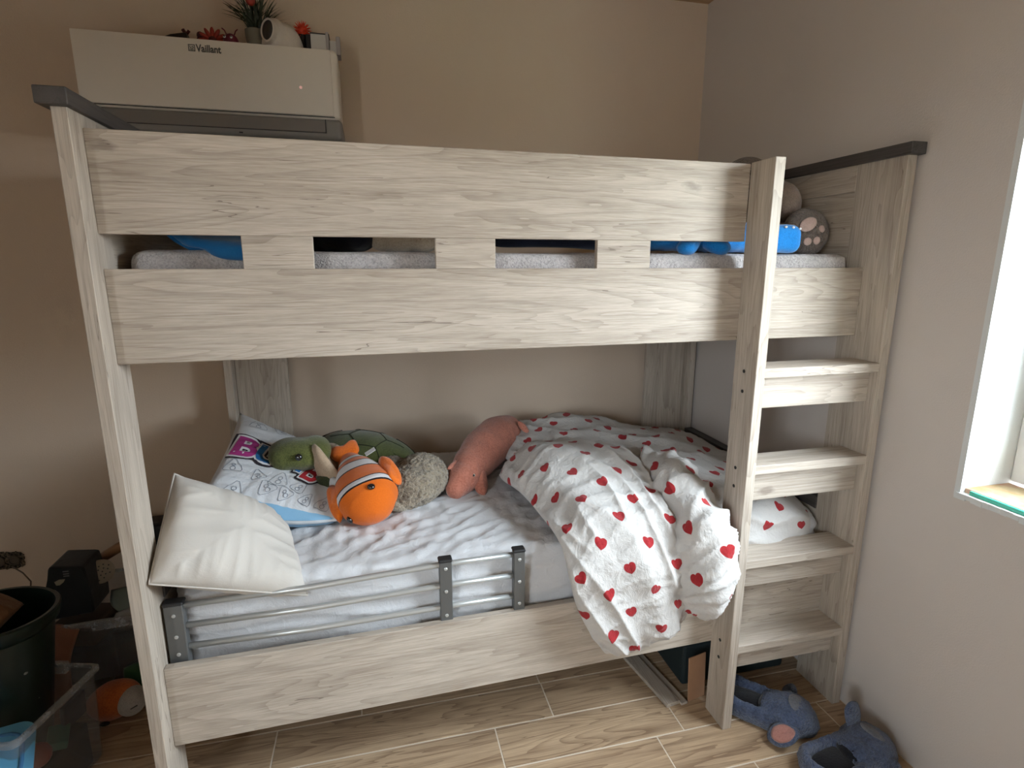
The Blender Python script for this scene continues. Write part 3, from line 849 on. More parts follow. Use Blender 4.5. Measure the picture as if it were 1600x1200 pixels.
# ---------------------------------------------------------------- soft toys on the lower bunk
M_eye = plain('black_bead', (.01, .01, .01), .12, spec=.8)
M_green = plush('olive_plush', (.115, .125, .035), (.055, .065, .016), 220, .5, .006)
M_greenshell = plush('shell_plush', (.085, .10, .03), (.045, .055, .015), 260, .4, .005)
M_tan = plush('tan_plush', (.46, .34, .235), (.34, .25, .17), 300, .3, .004)
M_seam = plain('seam_dark', (.018, .022, .008), .9)
def bead(parent, p, r, d, name='eye', mat=None):
    bm = bmesh.new(); add_ell(bm, p, (r, r, r * .7), axis_matrix((0, 0, 0), d).to_3x3().to_4x4(), 14, 10)
    return obj(name, bm, mat or M_eye, parent, True)
def flap(pts, thick, M=None):
    """soft padded flap over an outline of points (closed), thicker in its middle"""
    pts = [Vector(p) for p in pts]; n = len(pts)
    c = sum(pts, Vector()) / n
    nn = Vector()
    for i in range(n): nn += (pts[i] - c).cross(pts[(i + 1) % n] - c)
    nn.normalize()
    bm = bmesh.new(); K = 5
    dense = [];
    for i in range(n):
        for k in range(4):
            g = lambda q: pts[q % n]
            dense.append(cat(g(i - 1), g(i), g(i + 1), g(i + 2), k / 4))
    rings = {}
    for s in (1, -1):
        for k in range(K + 1):
            f = k / K
            if k == 0 and s == -1: rings[s, 0] = rings[1, 0]; continue
            h = thick * (1 - (1 - f) ** 2) ** .5
            rings[s, k] = [bm.verts.new(p.lerp(c, f * .98) + nn * s * h) for p in dense]
    m_ = len(dense)
    for s in (1, -1):
        for k in range(K):
            A, B = rings[s, k], rings[s, k + 1]
            for i in range(m_):
                q = (A[i], A[(i + 1) % m_], B[(i + 1) % m_], B[i])
                bm.faces.new(q if s > 0 else q[::-1])
        bm.faces.new(rings[s, K] if s > 0 else rings[s, K][::-1])
    return bm
# turtle: lies along the wall, head on the printed pillow
tt = thing('turtle_plush', 'olive green turtle plush with its head on the printed pillow', 'soft toy', (.5, .85, .66), 'soft toys on the lower bunk')
def shell_P(th, ph):
    x = .235 * math.cos(ph) * math.cos(th); y = .165 * math.cos(ph) * math.sin(th)
    z = .155 * math.sin(ph)
    return V(x, y, z)
Msh = Matrix.Translation((.485, .83, .685)) @ rotm(10, 12, -6)
bm = bmesh.new(); add_ell(bm, (0, 0, 0), (.235, .165, .15), None, 40, 28)
for v in bm.verts:
    if v.co.z < 0: v.co.z *= .1
    v.co = Msh @ v.co
displace(bm, lambda c: .004 * fold(c.x * 12, c.y * 12, c.z * 12, 61))
obj('shell', bm, M_greenshell, tt, True)
# sewn seams between the scutes
def shell_pt(a, b, off=.0):
    a = max(-.97, min(.97, a)); b = max(-.97, min(.97, b)); r2 = min(.98, a * a + b * b)
    return Msh @ V(.235 * a, .165 * b, .15 * math.sqrt(1 - r2) + off)
hexes = [[(.30 * math.cos(k * math.pi / 3), .42 * math.sin(k * math.pi / 3)) for k in range(7)]]
seams = hexes + [[(.60 + .30 * math.cos(k * math.pi / 3), .42 * math.sin(k * math.pi / 3)) for k in range(-2, 3)], [(-.60 - .30 * math.cos(k * math.pi / 3), .42 * math.sin(k * math.pi / 3)) for k in range(-2, 3)]]
for k in range(6): seams.append([(.30 * math.cos(k * math.pi / 3) * f, .42 * math.sin(k * math.pi / 3) * f) for f in (1, 1.5, 2.0)])
for sgn in (1, -1):
    for xx in (.6, -.6): seams.append([(xx + (.30 - .15) * (1 if xx > 0 else -1), sgn * .42 * .866), (xx * 1.15, sgn * .6)])
for sm in seams:
    pts = []
    for (a, b), (c, d_) in zip(sm, sm[1:]):
        for k in range(6): pts.append(shell_pt(a + (c - a) * k / 6, b + (d_ - b) * k / 6, .0015))
    pts.append(shell_pt(*sm[-1], .0015))
    bm = bmesh.new(); add_tube(bm, pts, .0016, 5); obj('shell_seam', bm, M_seam, tt, True)
bm = bmesh.new()
add_ell(bm, (.28, .65, .828), (.106, .080, .058), rotm(0, 6, -8), 30, 20)
add_ell(bm, (.235, .635, .823), (.060, .062, .048), rotm(0, 10, -8))
add_ell(bm, (.325, .665, .83), (.064, .066, .054))
bm = remesh_bm(bm, .008, 8)
displace(bm, lambda c: .004 * fold(c.x * 20, c.y * 20, c.z * 20, 62))
hd = obj('head', bm, M_green, tt, True)
bead(hd, (.287, .568, .842), .012, (.05, -1, .25))
bm = bmesh.new(); add_ell(bm, (.345, .70, .775), (.105, .075, .048), rotm(0, 18, 0), 26, 18); add_ell(bm, (.38, .78, .75), (.09, .09, .07))
obj('neck', remesh_bm(bm, .009, 8), M_tan, tt, True)
obj('front_flipper', flap([(.335, .60, .875), (.352, .575, .868), (.395, .545, .81), (.438, .525, .745), (.40, .545, .728), (.352, .575, .745), (.335, .595, .79), (.322, .61, .85)], .018), M_tan, tt, True)
obj('front_flipper', flap([(.345, .575, .775), (.385, .56, .785), (.415, .545, .745), (.42, .53, .705), (.385, .53, .70), (.35, .55, .72), (.33, .57, .75)], .018), plush('dark_flipper_plush', (.05, .058, .028), (.03, .035, .016), 260, .4, .005), tt, True)

# clownfish: orange with black-edged white bands, pointing at the room
M_or = (.72, .155, .012)
cf = thing('clownfish_plush', 'orange fish plush with white bands, lying in front of the turtle', 'soft toy', (.5, .55, .655), 'soft toys on the lower bunk')
ax0, ax1 = V(.445, .66, .782), V(.533, .325, .722)
axd = (ax1 - ax0); LEN = axd.length; Mf = axis_matrix(ax0, axd, (1, 0, .25))
prof = [(0, .040, .040), (.12, .046, .044), (.25, .062, .055), (.40, .080, .066), (.55, .093, .074), (.68, .099, .080), (.80, .094, .080), (.90, .074, .066), (.965, .045, .042), (1.0, .004, .004)]
def fish_r(t):
    for (a, b, c), (a2, b2, c2) in zip(prof, prof[1:]):
        if a <= t <= a2:
            f = (t - a) / (a2 - a); f = f * f * (3 - 2 * f) if False else f
            return b + (b2 - b) * f, c + (c2 - c) * f
    return 0, 0
def fish_P(t, a, off=0):
    rx = spline([p[1] for p in prof], 0) ; rx, ry = fish_r(t)
    bend = V(0, .010 * math.sin(math.pi * t), 0)
    return Mf @ (V((rx + off) * math.cos(a), (ry + off) * math.sin(a), t * LEN) + bend)
m = NM('orange_banded_plush')
uv = m.n('ShaderNodeUVMap').outputs[0]; sp = m.n('ShaderNodeSeparateXYZ'); m.l(uv, sp.inputs[0])
t = sp.outputs[1]; a_ = sp.outputs[0]
wob = m.math('MULTIPLY', m.math('COSINE', m.math('MULTIPLY', m.math('SUBTRACT', a_, .22), 6.2832)), -.05)
tw = m.math('ADD', t, wob)
band = m.ramp(tw, [(0, M_or), (.115, (.015, .01, .01)), (.132, (.72, .72, .73)), (.20, (.015, .01, .01)), (.217, M_or), (.315, (.015, .01, .01)), (.333, (.74, .74, .75)), (.47, (.015, .01, .01)), (.49, M_or), (.69, (.015, .01, .01)), (.705, (.74, .74, .75)), (.76, (.015, .01, .01)), (.776, M_or)], 'CONSTANT')
n1 = m.noise(m.objco(False), 260, 3, .7); n2 = m.noise(m.objco(False), 16, 4, .6)
m.base(m.mix(m.math('MULTIPLY', n1, .35), band, (.30, .06, .01), 'MULTIPLY'), .9, .1)
m.p.inputs['Sheen Weight'].default_value = .2
m.bump(m.math('ADD', n1, m.math('MULTIPLY', n2, 1.2)), .3, .008); M_fish = m.m
bm = bmesh.new(); uvl = bm.loops.layers.uv.verify(); NU, NT = 40, 60
vv = [[bm.verts.new(fish_P(j / NT, 2 * math.pi * i / NU)) for j in range(NT + 1)] for i in range(NU)]
for i in range(NU):
    for j in range(NT):
        idx = ((i, j), (i + 1, j), (i + 1, j + 1), (i, j + 1))
        f = bm.faces.new([vv[a % NU][b] for a, b in idx])
        for lp, (a, b) in zip(f.loops, idx): lp[uvl].uv = (a / NU, b / NT)
bm.faces.new([vv[i][0] for i in range(NU)])
fc_ = bm.faces.new([vv[i][NT] for i in range(NU)])
for lp in fc_.loops: lp[uvl].uv = (.3, .99)
displace(bm, lambda c: .005 * fold(c.x * 14, c.y * 14, c.z * 14, 71))
obj('body', bm, M_fish, cf, True)
M_orp = plush('orange_plush', (.72, .155, .012), (.55, .10, .01), 260, .3, .005)
M_finblack = plush('black_edge_plush', (.02, .015, .015), (.012, .01, .01), 200, .3, .004)
def local(pts): return [Mf @ V(*p) for p in pts]
obj('tail_fin', flap(local([(-.034, .025, .02), (.036, .03, .02), (.048, .045, -.02), (.040, .052, -.045), (.0, .046, -.036), (-.036, .05, -.05), (-.056, .04, -.02)]), .016), M_orp, cf, True)
def fin(outline, th):
    f = obj('side_fin', flap(local(outline), th), M_orp, cf, True)
    return f
fin([(-.075, .05, .25), (-.080, .04, .17), (-.100, .03, .15), (-.113, .01, .19), (-.118, -.01, .25), (-.108, -.02, .29), (-.088, .01, .28)], .016)
fin([(.080, .045, .27), (.074, .05, .18), (.092, .06, .15), (.115, .05, .18), (.124, .02, .24), (.106, .01, .28)], .018)
obj('top_fin', flap(local([(-.09, -.01, .10), (-.075, .03, .09), (-.065, .03, .17), (-.09, -.01, .19), (-.112, -.03, .16), (-.118, -.03, .11)]), .012), plush('white_plush', (.70, .70, .71), (.58, .58, .6), 260, .3, .005), cf, True)
bead(cf, fish_P(.885, math.radians(78), .002), .0125, fish_P(.885, math.radians(78), .03) - fish_P(.885, math.radians(78)))
bead(cf, fish_P(.885, math.radians(190), .002), .0125, fish_P(.885, math.radians(190), .03) - fish_P(.885, math.radians(190)))
bm = bmesh.new(); add_box(bm, (-.002, -.0008, -.012), (.036, .0008, .012), .0004, 1, Mf @ Matrix.Translation((.055, .045, .075)) @ rotm(0, 0, 12))
obj('sewn_label', bm, plain('label_white', (.75, .75, .76), .7), cf)

# rounded grey-brown fleece toy lying face down
M_fleece = plush('grey_brown_fleece', (.37, .305, .22), (.11, .085, .06), 105, 1.0, .02)
bm = bmesh.new()
add_ell(bm, (.655, .545, .715), (.110, .095, .072), rotm(0, 0, 12)); add_ell(bm, (.698, .600, .726), (.092, .105, .082)); add_ell(bm, (.595, .66, .715), (.075, .10, .066)); add_ell(bm, (.63, .50, .685), (.06, .05, .036))
bm = remesh_bm(bm, .0042, 14)
displace(bm, lambda c: .006 * fold(c.x * 9, c.y * 9, c.z * 9, 81) + .0045 * noise.noise(c * 70) + .0045 * noise.noise(c * 150))
fl = thing('fleece_toy', 'shaggy grey-brown fleece toy curled up beside the orange fish plush', 'soft toy', (.67, .57, .655), 'soft toys on the lower bunk')
obj('body', bm, M_fleece, fl, True)
bm = bmesh.new(); add_ell(bm, (.612, .475, .678), (.042, .028, .024), rotm(0, 0, 20)); displace(bm, lambda c: .004 * noise.noise(c * 60)); obj('paw', bm, plush('pale_fleece', (.48, .42, .32), (.26, .21, .15), 150, 1.0, .014), fl, True)

# salmon pink plush with flippers, nose down on the sheet
M_pink = plush('salmon_plush', (.50, .19, .13), (.34, .11, .07), 150, .5, .008)
pk = thing('flippered_plush', 'salmon pink plush animal with small flippers leaning on the quilt', 'soft toy', (.95, .7, .655), 'soft toys on the lower bunk')
bm = bmesh.new()
ch = [(.815, .555, .685, .040), (.848, .60, .705, .058), (.90, .68, .728, .075), (.965, .77, .752, .089), (1.03, .85, .768, .090), (1.085, .915, .775, .070)]
for a, b in zip(ch, ch[1:]):
    for k in range(3):
        f = k / 3; add_ell(bm, [a[i] + (b[i] - a[i]) * f for i in range(3)], [(a[3] + (b[3] - a[3]) * f)] * 3, None, 16, 12)
add_ell(bm, ch[-1][:3], [ch[-1][3]] * 3)
bm = remesh_bm(bm, .008, 8)
displace(bm, lambda c: .0035 * fold(c.x * 22, c.y * 22, c.z * 22, 91) + (.0035 * ridge((c.x + c.y) * 40, c.z * 6, 0, 92) ** 5 if c.x < .90 else 0))
obj('body', bm, M_pink, pk, True)
obj('flipper', flap([(.915, .60, .725), (.935, .615, .715), (.935, .575, .675), (.915, .53, .658), (.888, .545, .665), (.885, .575, .69)], .011), M_pink, pk, True)
obj('flipper', flap([(.873, .69, .765), (.858, .665, .766), (.825, .62, .758), (.788, .585, .750), (.80, .60, .742), (.84, .66, .748)], .010), M_pink, pk, True)
obj('hind_flipper', flap([(1.12, .85, .835), (1.15, .86, .815), (1.17, .85, .78), (1.15, .835, .785), (1.125, .84, .81)], .010), M_pink, pk, True)
obj('hind_flipper', flap([(1.10, .82, .735), (1.13, .80, .72), (1.14, .79, .745), (1.12, .81, .765)], .010), M_pink, pk, True)
e = bead(pk, (.8795, .5585, .7265), .0060, (-.2, -1, .4), 'eye', plain('pale_eye_rim', (.6, .5, .4), .4)); bead(e, (.8790, .5545, .7272), .0040, (-.2, -1, .4), 'pupil')

# ---------------------------------------------------------------- things on the upper bunk
M_blue = fabric('blue_fleece', (.012, .135, .34), (.008, .095, .25), 300, .4, 10, .5, .3)
UZ = 1.507
def heap(name, pts, mat, label, cat_, seedv, rough=.006, nx=60, ny=30, hem=.02, group='things on the upper bunk'):
    """soft pile of cloth: rows of points spline-blended into a closed puffy lump"""
    bm = bmesh.new()
    puffy(bm, pts, nx, ny, .018, lambda s, t, u, v: rough * 2 * (ridge(u * 5 + v * 3, v * 9, 0, seedv) ** 3 - .4) + rough * fold(u * 9, v * 9, 0, seedv + 1), 0, 0, 4, .02)
    return obj(name, bm, mat, None, True, label=label, category=cat_, group=group)
heap('blanket', [[(-.0 + .03, .62, 1.60), (.10, .66, 1.60), (.20, .68, 1.59), (.40, .66, 1.57)],
                 [(.03, .42, 1.63), (.12, .42, 1.60), (.22, .42, 1.585), (.40, .42, 1.58)],
                 [(.05, .27, 1.595), (.13, .25, 1.58), (.24, .25, 1.575), (.37, .27, 1.57)],
                 [(.09, .18, 1.555), (.16, .145, 1.53), (.25, .135, 1.522), (.36, .15, 1.53)],
                 [(.12, .185, 1.535), (.18, .125, 1.508), (.25, .105, 1.496), (.36, .115, 1.500)]], M_blue, 'crumpled blue blanket at the left end of the upper bunk', 'blanket', 101)
M_navy = fabric('black_cloth', (.010, .010, .016), (.006, .006, .010), 300, .4)
bm = bmesh.new()
add_ell(bm, (.485, .30, 1.565), (.085, .10, .060)); add_ell(bm, (.42, .36, 1.57), (.10, .12, .062)); add_ell(bm, (.53, .27, 1.55), (.045, .06, .042))
obj('plush_cushion', remesh_bm(bm, .01, 8), M_navy, None, True, label='rounded black plush cushion beside the blue blanket on the upper bunk', category='cushion', group='things on the upper bunk')
M_cow = plush('cream_spot_plush', (.45, .37, .28), (.33, .26, .19), 200, .4, .006)
cw = thing('spotted_toy', 'cream soft toy with black patches beside the black cushion on the upper bunk', 'soft toy', (.66, .28, UZ), 'things on the upper bunk')
bm = bmesh.new(); add_ell(bm, (.64, .30, 1.555), (.085, .075, .050), rotm(0, 0, 10)); add_ell(bm, (.70, .27, 1.545), (.045, .05, .038)); add_ell(bm, (.585, .26, 1.545), (.035, .035, .034))
obj('body', remesh_bm(bm, .008, 6), M_cow, cw, True)
for p, r in (((.655, .228, 1.572), (.018, .006, .010)), ((.70, .222, 1.556), (.012, .006, .007)), ((.618, .232, 1.560), (.011, .006, .008))):
    bm = bmesh.new(); add_ell(bm, p, r, rotm(-25, 0, 0), 14, 10); obj('patch', bm, M_navy, cw, True)
heap('folded_cloth', [[(.86, .55, 1.55), (1.0, .56, 1.555), (1.15, .56, 1.555), (1.32, .55, 1.545)],
                      [(.85, .40, 1.565), (1.0, .40, 1.575), (1.15, .40, 1.575), (1.31, .40, 1.56)],
                      [(.86, .26, 1.555), (1.0, .25, 1.565), (1.14, .25, 1.562), (1.27, .27, 1.545)],
                      [(.89, .21, 1.535), (1.0, .20, 1.537), (1.12, .20, 1.535), (1.22, .22, 1.525)]], fabric('navy_cloth', (.012, .017, .035), (.008, .011, .025), 300, .4), 'dark navy cloth folded in the middle of the upper bunk', 'cloth', 111)
# blue soft toy with dangling feet
M_bp = plush('bright_blue_plush', (.012, .215, .60), (.008, .15, .45), 300, .25, .004)
bt = thing('blue_plush', 'bright blue soft toy with stubby feet lying along the upper bunk', 'soft toy', (1.6, .2, UZ), 'things on the upper bunk')
bm = bmesh.new()
for k in range(9):
    f = k / 8; add_ell(bm, (1.37 + .33 * f, .225 - .03 * f, 1.560 - .005 * f), (.05, .058, .046))
obj('body', remesh_bm(bm, .008, 8), M_bp, bt, True)
bm = rounded_slab(1.69, 1.805, .115, .235, 1.510, 1.592, .028, 12, 12, 10)
displace(bm, lambda c: .003 * fold(c.x * 20, c.y * 20, c.z * 20, 121))
hd = obj('head', bm, M_bp, bt, True)
for x, y, z in ((1.792, .122, 1.580), (1.766, .119, 1.583), (1.74, .118, 1.584)):
    bm = bmesh.new(); add_ell(bm, (x, y, z), (.0045, .003, .0035), None, 10, 8); obj('tooth', bm, plain('tooth_white', (.7, .72, .75), .5), hd, True)
for x0, x1 in ((1.465, 1.440), (1.525, 1.548)):
    bm = bmesh.new(); add_ell(bm, (x0, .175, 1.545), (.030, .035, .025)); add_ell(bm, (x1, .150, 1.512 + .012), (.030, .032, .023)); add_ell(bm, ((x0 + x1) / 2, .16, 1.533), (.03, .032, .024))
    obj('foot', remesh_bm(bm, .006, 6), M_bp, bt, True)
# big brown teddy sitting at the ladder end
M_br = plush('brown_knit_plush', (.150, .115, .095), (.065, .048, .040), 130, 1.0, .012)
M_br2 = plush('taupe_plush', (.25, .19, .155), (.17, .13, .105), 220, .5, .006)
M_pad = plush('pale_pad_plush', (.46, .33, .29), (.36, .255, .22), 300, .3, .004)
tb = thing('teddy_bear', 'large brown teddy bear sitting at the ladder end of the upper bunk', 'teddy bear', (1.78, .5, UZ))
bm = bmesh.new(); add_ell(bm, (1.80, .54, 1.63), (.13, .13, .135)); obj('body', bm, M_br2, tb, True)
bm = bmesh.new(); add_ell(bm, (1.90, .55, 1.765), (.095, .09, .092), None, 24, 18); add_ell(bm, (1.885, .47, 1.745), (.05, .045, .04)); hb = obj('head', remesh_bm(bm, .01, 6), M_br, tb, True)
for x in (1.818, 1.972):
    bm = bmesh.new(); add_ell(bm, (x, .56, 1.80), (.034, .022, .032)); obj('ear', bm, M_br, hb, True)
bead(hb, (1.86, .47, 1.79), .008, (0, -1, .2)); bead(hb, (1.925, .468, 1.79), .008, (0, -1, .2)); bead(hb, (1.885, .428, 1.752), .012, (0, -1, .2), 'nose')
bm = bmesh.new(); add_ell(bm, (1.875, .33, 1.675), (.062, .09, .070), rotm(20, 0, -10)); add_ell(bm, (1.80, .47, 1.68), (.07, .07, .07)); obj('arm', remesh_bm(bm, .009, 8), M_br2, tb, True)
bm = bmesh.new(); add_ell(bm, (1.66, .33, 1.56), (.055, .13, .05)); obj('leg', bm, M_br2, tb, True)
bm = bmesh.new(); add_ell(bm, (1.88, .32, 1.565), (.05, .12, .05), rotm(0, 0, -14)); obj('leg', bm, M_br2, tb, True)
Mft = axis_matrix((1.893, .215, 1.577), (-.10, -1, .22), (1, 0, 0))
bm = bmesh.new(); add_ell(bm, (0, 0, 0), (.076, .074, .036), None, 28, 18)
for v in bm.verts: v.co = Mft @ v.co
displace(bm, lambda c: .0022 * noise.noise(c * 140) + .0015 * noise.noise(c * 260))
ft = obj('foot', bm, M_br, tb, True)
for nm, x, y, rx, ry in (('pad', -.016, .014, .031, .020), ('toe_pad', .030, .000, .0115, .0115), ('toe_pad', .012, -.036, .0125, .0125), ('toe_pad', -.018, -.038, .013, .012)):
    z = .036 * math.sqrt(max(0, 1 - (x * x + y * y) / .0056))
    nrm = V(x / .0056, y / .0056, z / .0013).normalized()
    bm = bmesh.new(); add_ell(bm, (0, 0, 0), (rx, ry, .004), axis_matrix((0, 0, 0), nrm, (1, .6, 0) if nm == 'pad' else (1, 0, 0)), 18, 10)
    for v in bm.verts: v.co = Mft @ (v.co + V(x, y, z))
    obj(nm, bm, M_pad, ft, True)
# ---------------------------------------------------------------- ornaments on the air conditioner
AT = 2.2185
G_ac = 'ornaments on the air conditioner'
def R2(x, y, z): return Matrix.Translation((x, y, z))
M_pod = plain('eggshell_plastic', (.62, .57, .52), .5, var=.08, nscale=120)
M_red = plain('dull_red', (.30, .028, .015), .6); M_maroon = plain('maroon', (.14, .015, .035), .35); M_dred = plain('dark_red', (.08, .012, .012), .6)
# black toy lying flat
bt_ = thing('plastic_toy', 'small black and dark red plastic toy lying beside the red flower', 'toy', (-.06, 1.04, AT), G_ac)
bm = bmesh.new(); add_box(bm, (-.115, 1.0, AT), (-.015, 1.06, AT + .018), .005, 2); obj('base', bm, M_dred, bt_)
bm = bmesh.new(); add_prism8(bm, [(-.10, 1.005, AT + .017), (-.02, 1.005, AT + .017), (-.02, 1.05, AT + .017), (-.10, 1.05, AT + .017), (-.075, 1.01, AT + .03), (-.025, 1.01, AT + .04), (-.025, 1.045, AT + .04), (-.075, 1.045, AT + .03)]); bevel_all(bm, .002); obj('top', bm, M_blk, bt_)
bm = bmesh.new()
add_tube(bm, [(-.028, 1.05, AT + .02), (-.035, 1.055, AT + .045), (-.045, 1.055, AT + .062)], .006, 8); add_tube(bm, [(-.036, 1.055, AT + .045), (-.025, 1.055, AT + .06)], .005, 8)
add_tube(bm, [(.0, 1.06, AT), (.0, 1.06, AT + .03), (.008, 1.06, AT + .05)], .007, 8); add_ell(bm, (.008, 1.06, AT + .05), (.012, .01, .012), None, 12, 8)
obj('branches', bm, M_dred, bt_, True)
# flower
fw = thing('toy_flower', 'red plastic flower standing on top of the air conditioner', 'toy', (.045, 1.05, AT), G_ac)
fc = V(.052, 1.045, AT + .030)
for k in range(12):
    a = 2 * math.pi * k / 12; d_ = V(math.cos(a), -.25, math.sin(a) * .9)
    bm = bmesh.new(); add_ell(bm, fc + V(math.cos(a) * .030, -.004, math.sin(a) * .026), (.0185, .008, .007), axis_matrix((0, 0, 0), (0, -1, 0), (math.cos(a), 0, math.sin(a))).to_3x3().to_4x4() @ rotm(90, 0, 0), 12, 8)
    for v in bm.verts: v.co.z = max(v.co.z, AT)
    obj('petal', bm, M_red, fw, True)
bm = bmesh.new(); add_ell(bm, fc + V(0, -.006, 0), (.014, .008, .014), None, 14, 10); obj('centre', bm, M_dred, fw, True)
# beetle with feelers
bg = thing('toy_beetle', 'little maroon beetle toy with two feelers and white eyes', 'toy', (.113, 1.03, AT), G_ac)
bm = bmesh.new(); add_ell(bm, (.113, 1.03, AT + .026), (.026, .024, .028)); add_ell(bm, (.120, 1.035, AT + .012), (.032, .026, .014)); obj('body', remesh_bm(bm, .003, 4), M_maroon, bg, True)
for s in (-1, 1):
    bm = bmesh.new(); add_tube(bm, [(.113 + s * .012, 1.03, AT + .048), (.113 + s * .018, 1.028, AT + .062), (.113 + s * .026, 1.026, AT + .068)], .0022, 6); obj('feeler', bm, M_maroon, bg, True)
    e = bead(bg, (.108 + s * .011, 1.0085, AT + .036), .0048, (0, -1, .2), 'eye', plain('eye_white', (.7, .7, .68), .3)); bead(e, (.108 + s * .011, 1.004, AT + .0365), .0026, (0, -1, .2), 'pupil')
# grass plant in a grey pot
pl = thing('potted_grass', 'grassy artificial plant in a grey pot on the air conditioner', 'plant', (.20, 1.055, AT), G_ac)
bm = bmesh.new(); add_lathe(bm, [(0, 0), (.026, 0), (.030, .01), (.036, .055), (.037, .075), (.033, .075), (.032, .06), (0, .06)], 28, R2(.195, 1.05, AT)); obj('pot', bm, plain('pot_grey', (.17, .16, .13), .5), pl, True, 40)
M_leaf = plain('grass_leaf', (.022, .034, .014), .5, var=.5, nscale=60)
rnd = random.Random(11)
for k in range(110):
    az = rnd.uniform(0, 2 * math.pi); sp_ = rnd.uniform(.15, 1) ** .8; h = rnd.uniform(.12, .19) * (1.15 - .45 * sp_); r_ = .125 * sp_ + .01
    p0 = V(.20 + rnd.uniform(-.02, .02), 1.05 + rnd.uniform(-.015, .015), AT + .058)
    out = V(math.cos(az), .45 * math.sin(az), 0)
    bm = bmesh.new(); ws = V(-math.sin(az), math.cos(az) * .6, .25).normalized(); prev = None
    for q in range(6):
        f = q / 5; c = p0 + out * r_ * f ** 1.4 + V(0, 0, h * (f - .42 * sp_ * f * f))
        w = .0036 * (1 - f) ** .6 + .0003
        a, b = bm.verts.new(c - ws * w), bm.verts.new(c + ws * w)
        if prev: bm.faces.new((prev[0], prev[1], b, a))
        prev = (a, b)
    obj('blade', bm, M_leaf, pl, True)
bm = bmesh.new(); add_ell(bm, (.192, 1.01, AT + .157), (.016, .014, .016)); obj('red_berry', bm, M_red, pl, True)
# white pod with a dark round opening
pd = thing('toy_pod', 'white rounded toy pod with a dark round opening', 'toy', (.285, 1.02, AT), G_ac)
bm = bmesh.new(); add_ell(bm, (.285, 1.03, AT + .012), (.072, .055, .092), None, 36, 26)
add_ell(bm, (.262, 1.0, AT + .055), (.046, .03, .05), rotm(0, 0, -35), 24, 18)
bm = remesh_bm(bm, .0035, 5)
for v in bm.verts:
    if v.co.z < AT: v.co.z = AT
# hollow the opening
Mo = axis_matrix((.247, .972, AT + .056), (-.62, -.78, .08), (0, 0, 1))
Mi = Mo.inverted()
obj('shell', bm, M_pod, pd, True)
bm = bmesh.new(); add_lathe(bm, [(.0345, -.012), (.0345, .004), (.030, .0055), (.0285, .002), (.0285, -.004)], 32, Mo @ Matrix.Diagonal((1.12, .92, 1, 1))); obj('opening_rim', bm, M_pod, pd, True, 50)
bm = bmesh.new(); add_lathe(bm, [(0, .0005), (.029, .0005), (.029, .002), (0, .0018)], 32, Mo @ Matrix.Diagonal((1.12, .92, 1, 1))); obj('opening', bm, plain('opening_dark', (.035, .03, .026), .6), pd, True)
# spiky ball
sb = thing('spiky_ball', 'orange red spiky rubber ball behind the white pod', 'ball', (.352, 1.07, AT), G_ac)
bm = bmesh.new(); sc_ = V(.352, 1.07, AT + .098)
add_ell(bm, sc_, (.020, .020, .020), None, 14, 10)
for k in range(70):
    zz = 1 - 2 * (k + .5) / 70; a = k * 2.39996; rr = math.sqrt(1 - zz * zz); d_ = V(rr * math.cos(a), rr * math.sin(a), zz)
    add_tube(bm, [sc_ + d_ * .018, sc_ + d_ * .034], [.0022, .0005], 5)
obj('spikes', bm, plain('orange_red_rubber', (.72, .05, .015), .5), sb, True)
bm = bmesh.new(); add_lathe(bm, [(0, 0), (.02, 0), (.016, .082), (0, .082)], 16, R2(.352, 1.07, AT)); obj('stand', bm, M_blk, sb, True, 40)
# white and grey toy blocks
M_bw, M_bg = plain('block_white', (.56, .54, .52), .55), plain('block_grey', (.36, .33, .34), .55)
tbk = thing('toy_building', 'white and grey angular toy building at the right end of the air conditioner', 'toy', (.43, 1.03, AT), G_ac)
for nm, lo, hi, mt in (('rear_wall', (.366, 1.03, AT), (.39, 1.07, AT + .075), M_blk), ('block', (.385, .99, AT), (.438, 1.05, AT + .065), M_bw), ('block', (.437, .985, AT), (.447, 1.05, AT + .072), M_bg), ('block', (.448, 1.0, AT), (.476, 1.05, AT + .050), M_bw), ('wing', (.472, .99, AT + .001), (.486, 1.05, AT + .062), M_bg)):
    bm = bmesh.new(); add_box(bm, lo, hi, .0015); obj(nm, bm, mt, tbk)
bm = bmesh.new(); add_box(bm, (.384, .988, AT + .064), (.449, 1.052, AT + .067)); obj('dark_edge', bm, M_blk, tbk)

# ---------------------------------------------------------------- unfinished socket in the wall
so = thing('wall_socket', 'unfinished double socket opening in the back wall, roughly plastered', 'socket', (-.92, 1.145, .26))
bm = bmesh.new(); rnd = random.Random(5)
cx0, cz0, hw, hh = -.932, .305, .062, .037
N = 56; ro = []; 
for k in range(N):
    a = 2 * math.pi * k / N; c, s_ = math.cos(a), math.sin(a)
    q = (abs(c) ** 4 + abs(s_) ** 4) ** -.25
    ro.append((cx0 + hw * c * q + rnd.uniform(-.003, .003), cz0 + hh * s_ * q + rnd.uniform(-.003, .003)))
f0 = [bm.verts.new((x, 1.1492, z)) for x, z in ro]; f1 = [bm.verts.new((x, 1.1455, z)) for x, z in ro]; f2 = [bm.verts.new((cx0 + (x - cx0) * .9, 1.1445, cz0 + (z - cz0) * .88)) for x, z in ro]; f3 = [bm.verts.new((cx0 + (x - cx0) * .87, 1.1482, cz0 + (z - cz0) * .84)) for x, z in ro]
for A, B in ((f0, f1), (f1, f2), (f2, f3)):
    for k in range(N): bm.faces.new((A[k], A[(k + 1) % N], B[(k + 1) % N], B[k]))
bm.faces.new(f3)
m = NM('rough_gypsum'); nn = m.noise(m.objco(False), 90, 5, .7)
